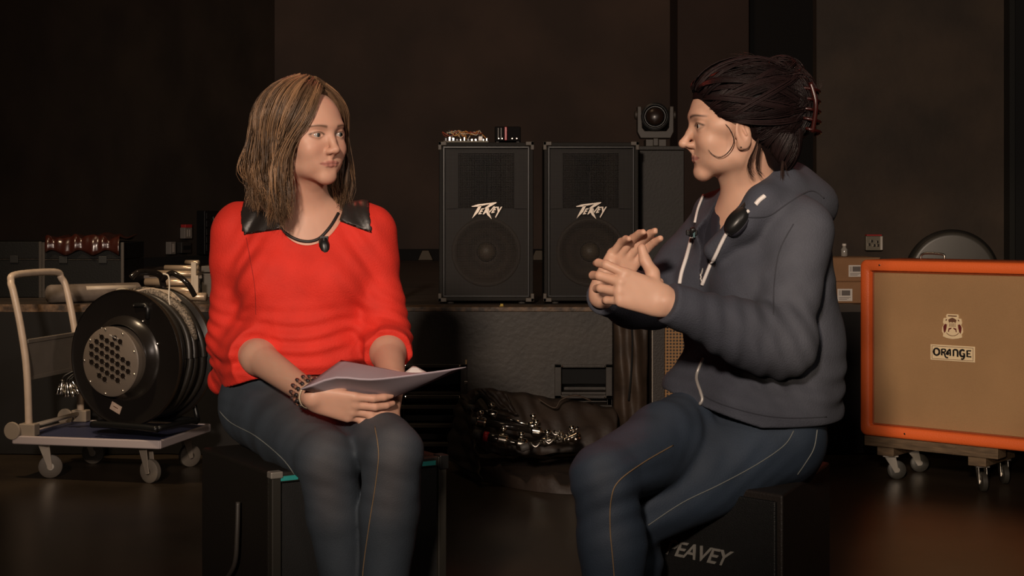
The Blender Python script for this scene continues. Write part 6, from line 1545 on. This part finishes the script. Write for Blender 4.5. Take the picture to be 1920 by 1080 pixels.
    for el, wr in ((elR, wrR), (elL, wrL)):
        n_ = (wr-el)/np.linalg.norm(wr-el); c_ = wr-n_*0.006
        sf.op(c_-0.12, c_+0.12, lambda X, Y, Z: np.maximum(-((X-c_[0])*n_[0]+(Y-c_[1])*n_[1]+(Z-c_[2])*n_[2]), np.sqrt((X-c_[0])**2+(Y-c_[1])**2+(Z-c_[2])**2)-0.06), 0.003, 'cut')
    sf.f[:, :, -3:] = 0.01; sf.f[:, :, :2] = 0.01
    Vs, Fs = sf.mesh(); Vs, Fs = keep_largest(Vs, Fs); hood = mesh_obj('hooded_top', Vs, Fs, hm, root)
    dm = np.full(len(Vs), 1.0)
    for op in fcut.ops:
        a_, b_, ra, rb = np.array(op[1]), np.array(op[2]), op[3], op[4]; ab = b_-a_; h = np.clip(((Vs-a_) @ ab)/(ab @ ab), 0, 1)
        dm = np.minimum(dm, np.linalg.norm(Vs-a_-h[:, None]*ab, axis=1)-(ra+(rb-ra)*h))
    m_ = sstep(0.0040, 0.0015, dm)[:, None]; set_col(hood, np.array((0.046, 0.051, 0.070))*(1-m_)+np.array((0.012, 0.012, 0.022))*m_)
    bh = bvh_of(hood); ball = bvh_of(hood, body)
    zm = mat('white_zip_tape', (0.72, 0.68, 0.66), 0.5); zg = mat('grey_zip_teeth', (0.40, 0.38, 0.36), 0.4, metal=0.3)
    seam(ball, [(1404, 396), (1386, 410), (1362, 440), (1340, 482), (1326, 515), (1318, 535)], 0.0042, zm, 'zip_tape', hood, 0.002)
    seam(ball, [(1434, 368), (1424, 376), (1417, 384)], 0.0052, zm, 'drawcord_eyelet', hood, 0.002)
    seam(ball, [(1320, 368), (1311, 392), (1305, 418)], 0.0030, zm, 'drawcord', hood, 0.003)
    seam(ball, [(1299, 446), (1290, 480), (1280, 512), (1276, 534)], 0.0045, zm, 'drawcord', hood, 0.003)
    seam(ball, [(1318, 448), (1325, 475), (1318, 500), (1313, 520), (1318, 535)], 0.0022, zg, 'zip_tape', hood, 0.003)
    seam(bh, [(1321, 672), (1311, 692), (1307, 712), (1315, 735), (1318, 750), (1310, 762), (1302, 766)], 0.0036, zg, 'zip', hood, 0.002)
    dk_ = mat('dark_seam', (0.022, 0.024, 0.034), 0.9)
    seam(bh, [(1398, 408), (1440, 405), (1480, 380), (1520, 358), (1545, 372)], 0.0016, dk_, 'hood_seam', hood, 0.0)
    seam(bh, [(1488, 420), (1462, 470), (1452, 530), (1450, 590)], 0.0014, dk_, 'armhole_seam', hood, 0.0)
    seam(bh, [(1312, 738), (1350, 757), (1420, 777), (1480, 784), (1550, 782)], 0.0012, dk_, 'hem_seam', hood, 0.0)
    # jeans stitching
    stm = mat('tan_stitching', (0.20, 0.13, 0.07), 0.7)
    seam(bj, [(1488, 808), (1470, 835), (1420, 870), (1350, 908), (1280, 942), (1215, 985)], 0.0011, mat('pale_stitching', (0.16, 0.17, 0.16), 0.7), 'side_seam', jeans)
    seam(bj, [(1262, 835), (1205, 868), (1160, 902), (1146, 935), (1144, 990), (1150, 1060), (1154, 1120)], 0.0013, stm, 'inner_seam', jeans)
    seam(bj, [(1532, 806), (1526, 840), (1512, 865), (1495, 890)], 0.0012, mat('pale_stitching', (0.16, 0.17, 0.16), 0.7), 'pocket_seam', jeans)
    shm = mat('dark_shoe_leather', (0.02, 0.016, 0.013), 0.4)
    for an, s in ((anR, -1), (anL, 1)):
        q = Field(smin_axis(an[0]-0.18, an[0]+0.09, [], 0.005), smin_axis(an[1]-0.17, an[1]+0.10, [], 0.005), smin_axis(-0.01, 0.12, [], 0.005))
        Sb = Body(); Sb.cone(an+V3(0.02, 0.01, -0.052), an+V3(-0.11, -0.09, -0.066), 0.046, 0.038, 0.03); Sb.cone(an+V3(0, 0.01, -0.04), an+V3(0, 0.0, 0.0), 0.044, 0.040, 0.03); Sb.run(q)
        q.op((-9, 0, -1), (9, 9, 0.02), lambda X, Y, Z: Z-0.002+0*X+0*Y, 0, 'cut'); q.f[:, :, 0] = 0.01; q.f[:, :, -1] = 0.01
        mesh_obj('shoe', *q.mesh(), shm, root)
    # ------------- hair: swept back into a bun
    hb = Body(); Rh = np.array((0.083, 0.106, 0.092)); hc = np.array((0, -0.018, 0.034))
    hb.ell(hc, Rh, 0.01, fr); hb.ell((0, -0.075, -0.035), (0.058, 0.045, 0.062), 0.03, fr)
    hb.ell((0, -0.040, 0.082), (0.060, 0.050, 0.040), 0.02, fr)
    bun = np.array((0.0, -0.112, 0.052)); br = np.array((0.052, 0.040, 0.056))
    hb.ell(bun, br, 0.006, fr); hb.ell((0, -0.098, 0.098), (0.036, 0.032, 0.026), 0.006, fr); hb.ell((0, -0.125, 0.005), (0.034, 0.026, 0.034), 0.015, fr)
    hf = Field(smin_axis(fr.o[0]-0.13, fr.o[0]+0.19, [], 0.0032), smin_axis(fr.o[1]-0.12, fr.o[1]+0.12, [], 0.0036), smin_axis(fr.o[2]-0.13, fr.o[2]+0.16, [], 0.0032))
    hb.run(hf)
    lx, ly, lz = fr.loc(hf.ax[0][:, None, None], hf.ax[1][None, :, None], hf.ax[2][None, None, :])
    HZ = [-0.120, -0.095, -0.060, -0.030, 0.000, 0.006, 0.030, 0.052, 0.062, 0.075]; HG = [-0.095, -0.075, -0.022, -0.018, -0.012, 0.044, 0.060, 0.076, 0.105, 0.20]
    g_ = np.interp(lz, HZ, HG); hf.f = np.maximum(hf.f, (ly-g_)*0.7).astype(np.float32)
    Vh, Fh = hf.mesh(); Vh, Fh = keep_largest(Vh, Fh); hairk = mat('black_hair_strands', (0.02, 0.01, 0.01), 0.45, attr='Col', spec=0.22); mass = mesh_obj('hair', Vh, Fh, hairk, root)
    set_col(mass, np.tile(np.array((0.009, 0.005, 0.005)), (len(Vh), 1)))
    g = np.random.default_rng(5); PN = 18; Pth = []; Rd = []; Cl = []
    line = np.array([(0.000, 0.074, 0.072), (0.030, 0.070, 0.066), (0.052, 0.060, 0.044), (0.066, 0.046, 0.018), (0.076, 0.024, 0.010), (0.079, -0.005, 0.012), (0.078, -0.022, -0.008), (0.072, -0.028, -0.038), (0.056, -0.060, -0.066), (0.034, -0.085, -0.085), (0.0, -0.095, -0.090)])
    bm = bvh_of(mass)
    def onm(p_, lay):
        h = bm.find_nearest(Vector(p_)); return h[0]+h[1]*lay*0.8
    def onsurf(p_, lay):
        d_ = (p_-hc)/Rh; 
        if p_[2] < 0.0: return p_*(1+lay*8)*np.array((1.02, 1.02, 1))
        return hc+d_/np.linalg.norm(d_)*(Rh+lay)
    for L in range(230):
        s = g.choice((-1, 1)); u_ = g.random()*(len(line)-1); i = int(u_); p0 = line[i]*(1-(u_-i))+line[min(i+1, len(line)-1)]*(u_-i); p0 = p0*np.array((s, 1, 1))
        tgt = bun+np.array((s*g.uniform(0.0, 0.030), 0.030, g.uniform(-0.03, 0.04))); lay = g.uniform(0.002, 0.009); shade = g.uniform(0.5, 1.7)
        lift = 0.016*g.random() if i < 4 else 0.004
        for q in range(14):
            j = g.normal(size=3)*0.0032; pts = []
            for k in range(PN):
                t = k/(PN-1); p_ = p0*(1-t)+tgt*t; p_ = onsurf(p_, lay+lift*math.sin(math.pi*t)) if t < 0.9 else p_*0.5+0.5*onsurf(p_, lay)
                pts.append(fr.w(p_+j*(0.5+t)))
            pts = [np.array(onm(p_, lay+lift*math.sin(math.pi*k/(PN-1)))) for k, p_ in enumerate(pts)]; pts = np.array(pts); pts[1:-1] = pts[1:-1]*0.5+0.25*(pts[:-2]+pts[2:]); Pth.append(pts); Rd.append(0.0009*np.interp(np.linspace(0, 1, PN), [0, 0.1, 0.9, 1], [0.3, 1, 1, 0.6])); Cl.append(np.array((0.012, 0.0062, 0.0062))*shade)
    for L in range(80):      # coils of the bun
        a1 = g.normal(size=3); a1[0] *= 2.2; a1 /= np.linalg.norm(a1); a2 = np.cross(a1, g.normal(size=3)); a2 /= np.linalg.norm(a2); a3 = np.cross(a1, a2)
        ph = g.uniform(0, 6.28); shade = g.uniform(0.5, 1.9); lay = g.uniform(0.0, 0.007); big = g.random() < 0.75
        c0, r0 = (bun, br) if big else (np.array((0, -0.095, 0.098)), np.array((0.036, 0.032, 0.030)))
        for q in range(11):
            j = g.normal(size=3)*0.0028; qq = np.linspace(0, g.uniform(2.2, 3.6), PN)+ph
            P_ = c0+(a2[None]*np.cos(qq)[:, None]+a3[None]*np.sin(qq)[:, None])*(r0+lay)+j
            Pth.append([fr.w(p_) for p_ in P_]); Rd.append(0.0009*np.interp(np.linspace(0, 1, PN), [0, 0.1, 0.9, 1], [0.4, 1, 1, 0.4])); Cl.append(np.array((0.016, 0.0075, 0.0070))*shade)
    # loose wisps: cheek curl and locks below the ear
    wis = [([(0.066, 0.048, 0.012), (0.074, 0.030, -0.005), (0.075, 0.020, -0.030), (0.071, 0.030, -0.052), (0.064, 0.046, -0.062), (0.058, 0.060, -0.056), (0.054, 0.067, -0.046)], 5, 0.0007),
           ([(0.078, -0.026, -0.030), (0.074, -0.020, -0.050), (0.068, -0.012, -0.070), (0.064, -0.012, -0.088), (0.062, -0.020, -0.100)], 26, 0.003),
           ([(0.076, -0.030, -0.040), (0.070, -0.026, -0.066), (0.064, -0.026, -0.088), (0.062, -0.034, -0.098)], 20, 0.003),
           ([(0.050, -0.080, -0.075), (0.048, -0.080, -0.095), (0.046, -0.082, -0.108)], 20, 0.006),
           ([(0.000, -0.150, 0.060), (0.0, -0.168, 0.070), (0.0, -0.172, 0.090)], 6, 0.004), ([(0.0, -0.05, 0.120), (0.0, -0.03, 0.136), (0.0, 0.0, 0.140)], 5, 0.006)]
    for ctl, n_, sp_ in wis:
        c_ = smooth_path([(-a_, b_, q_) for a_, b_, q_ in ctl], 6); idx = np.linspace(0, len(c_)-1, PN)
        P0 = np.array([[np.interp(v_, range(len(c_)), [p_[a] for p_ in c_]) for a in range(3)] for v_ in idx])
        for q in range(n_):
            j = g.normal(size=3)*sp_; Pth.append([fr.w(p_) for p_ in P0+j*np.linspace(0.3, 1, PN)[:, None]]); Rd.append(0.0006*np.linspace(1, 0.3, PN)); Cl.append(np.array((0.030, 0.016, 0.012))*g.uniform(0.6, 1.4))
    strands('hair_lock', np.array(Pth), np.array(Rd), np.array(Cl), hairk, mass)['kind'] = 'stuff'
    # claw clip
    cm = mat('tortoise_red_clip', (0.030, 0.005, 0.004), 0.3)
    cb = MB()
    for k in range(5):
        zz = 0.070-k*0.020; pts = [fr.w((-0.046, -0.112-0.004*k, zz)), fr.w((-0.050, -0.140, zz-0.004)), fr.w((-0.024, -0.162, zz-0.008)), fr.w((0.0, -0.158, zz-0.012))]
        cb.tube(smooth_path(pts, 4), 0.0035, 6)
    cb.tube(smooth_path([fr.w((-0.050, -0.138, 0.078)), fr.w((-0.056, -0.146, 0.035)), fr.w((-0.048, -0.140, -0.018))], 6), 0.005, 8)
    cb.build('hair_clip', cm, root, smooth=True)
    # earring
    MB().lathe([(0.0001, 0), (0.0022, 0.001), (0.0015, 0.003), (0.0001, 0.0035)], axisM(fr.w((-0.0790, 0.008, -0.044)), -rt), 10).build('earring', chrome, root, smooth=True)
    # headphones round the neck
    t = thing('headphones', 'black headphones resting round the neck of the woman in the hooded top', 'headphones', P(1400, 385, 2.97))
    L0 = t.location.copy(); loc = lambda p_: Vector(p_)-L0
    p_ = surf(ball, 1380, 414, 0.0); 
    n0 = Vector((-0.85, -0.5, 0.25)).normalized()
    dl = (P(1419, 377, 2.99)-P(1367, 444, 2.98)).normalized(); zl_ = (n0-dl*n0.dot(dl)).normalized(); sm_ = frame3(dl.cross(zl_), dl, zl_, loc(p_))
    cup = lpart(MB().lathe([(0.001, -0.012), (0.028, -0.012), (0.034, -0.006), (0.034, 0.004), (0.028, 0.010), (0.012, 0.014), (0.001, 0.014)], sm_ @ Matrix.Diagonal((0.60, 0.95, 1, 1)), 26), 'ear_cup', blkp, t, smooth=True)
    c2 = MB().lathe([(0.016, -0.018), (0.030, -0.018), (0.033, -0.012), (0.030, -0.006), (0.016, -0.008)], sm_ @ Matrix.Diagonal((0.60, 0.95, 1, 1)), 26, caps=False).build('ear_pad', mat('navy_black_pad', (0.010, 0.010, 0.018), 0.6), None, smooth=True); c2.parent = cup
    p2 = P(1352, 392, 3.19)
    s2 = axisM(loc(p2), Vector((-0.9, -0.3, 0.3)))
    lpart(MB().lathe([(0.001, -0.012), (0.028, -0.012), (0.034, -0.006), (0.034, 0.004), (0.028, 0.010), (0.001, 0.014)], s2 @ Matrix.Diagonal((0.60, 0.80, 1, 1)), 26), 'ear_cup', blkp, t, smooth=True)
    band = [loc(p_), loc(P(1412, 375, 2.985)), loc(P(1440, 350, 3.03)), loc(P(1462, 335, 3.12)), loc(P(1440, 345, 3.20)), loc(P(1390, 365, 3.22)), loc(P(1350, 385, 3.16)), loc(p2)]
    lpart(MB().tube(smooth_path(band, 6), 0.010, 10, flat=1.2), 'headband', blkp, t, smooth=True)
    # clip-on microphone with its cable
    p_ = surf(ball, 1303, 436, 0.008)
    t = thing('lapel_microphone', 'small dark clip-on microphone on the zip edge of the hooded top', 'microphone', p_)
    lpart(MB().lathe([(0.002, -0.012), (0.006, -0.010), (0.0065, 0.006), (0.004, 0.010)], axisM((0, -0.004, 0), (0.3, -0.5, 0.8)), 12), 'capsule', blkp, t, smooth=True)
    lpart(MB().box((-0.012, -0.006, -0.008), (0.012, 0.004, 0.004)), 'clip', blkm, t, bevel=0.002)
    lpart(MB().box((0.002, -0.009, -0.012), (0.006, -0.006, 0.002)), 'clip_tab', mat('teal_grey_tab', (0.05, 0.12, 0.13), 0.4), t)
woman_hood()
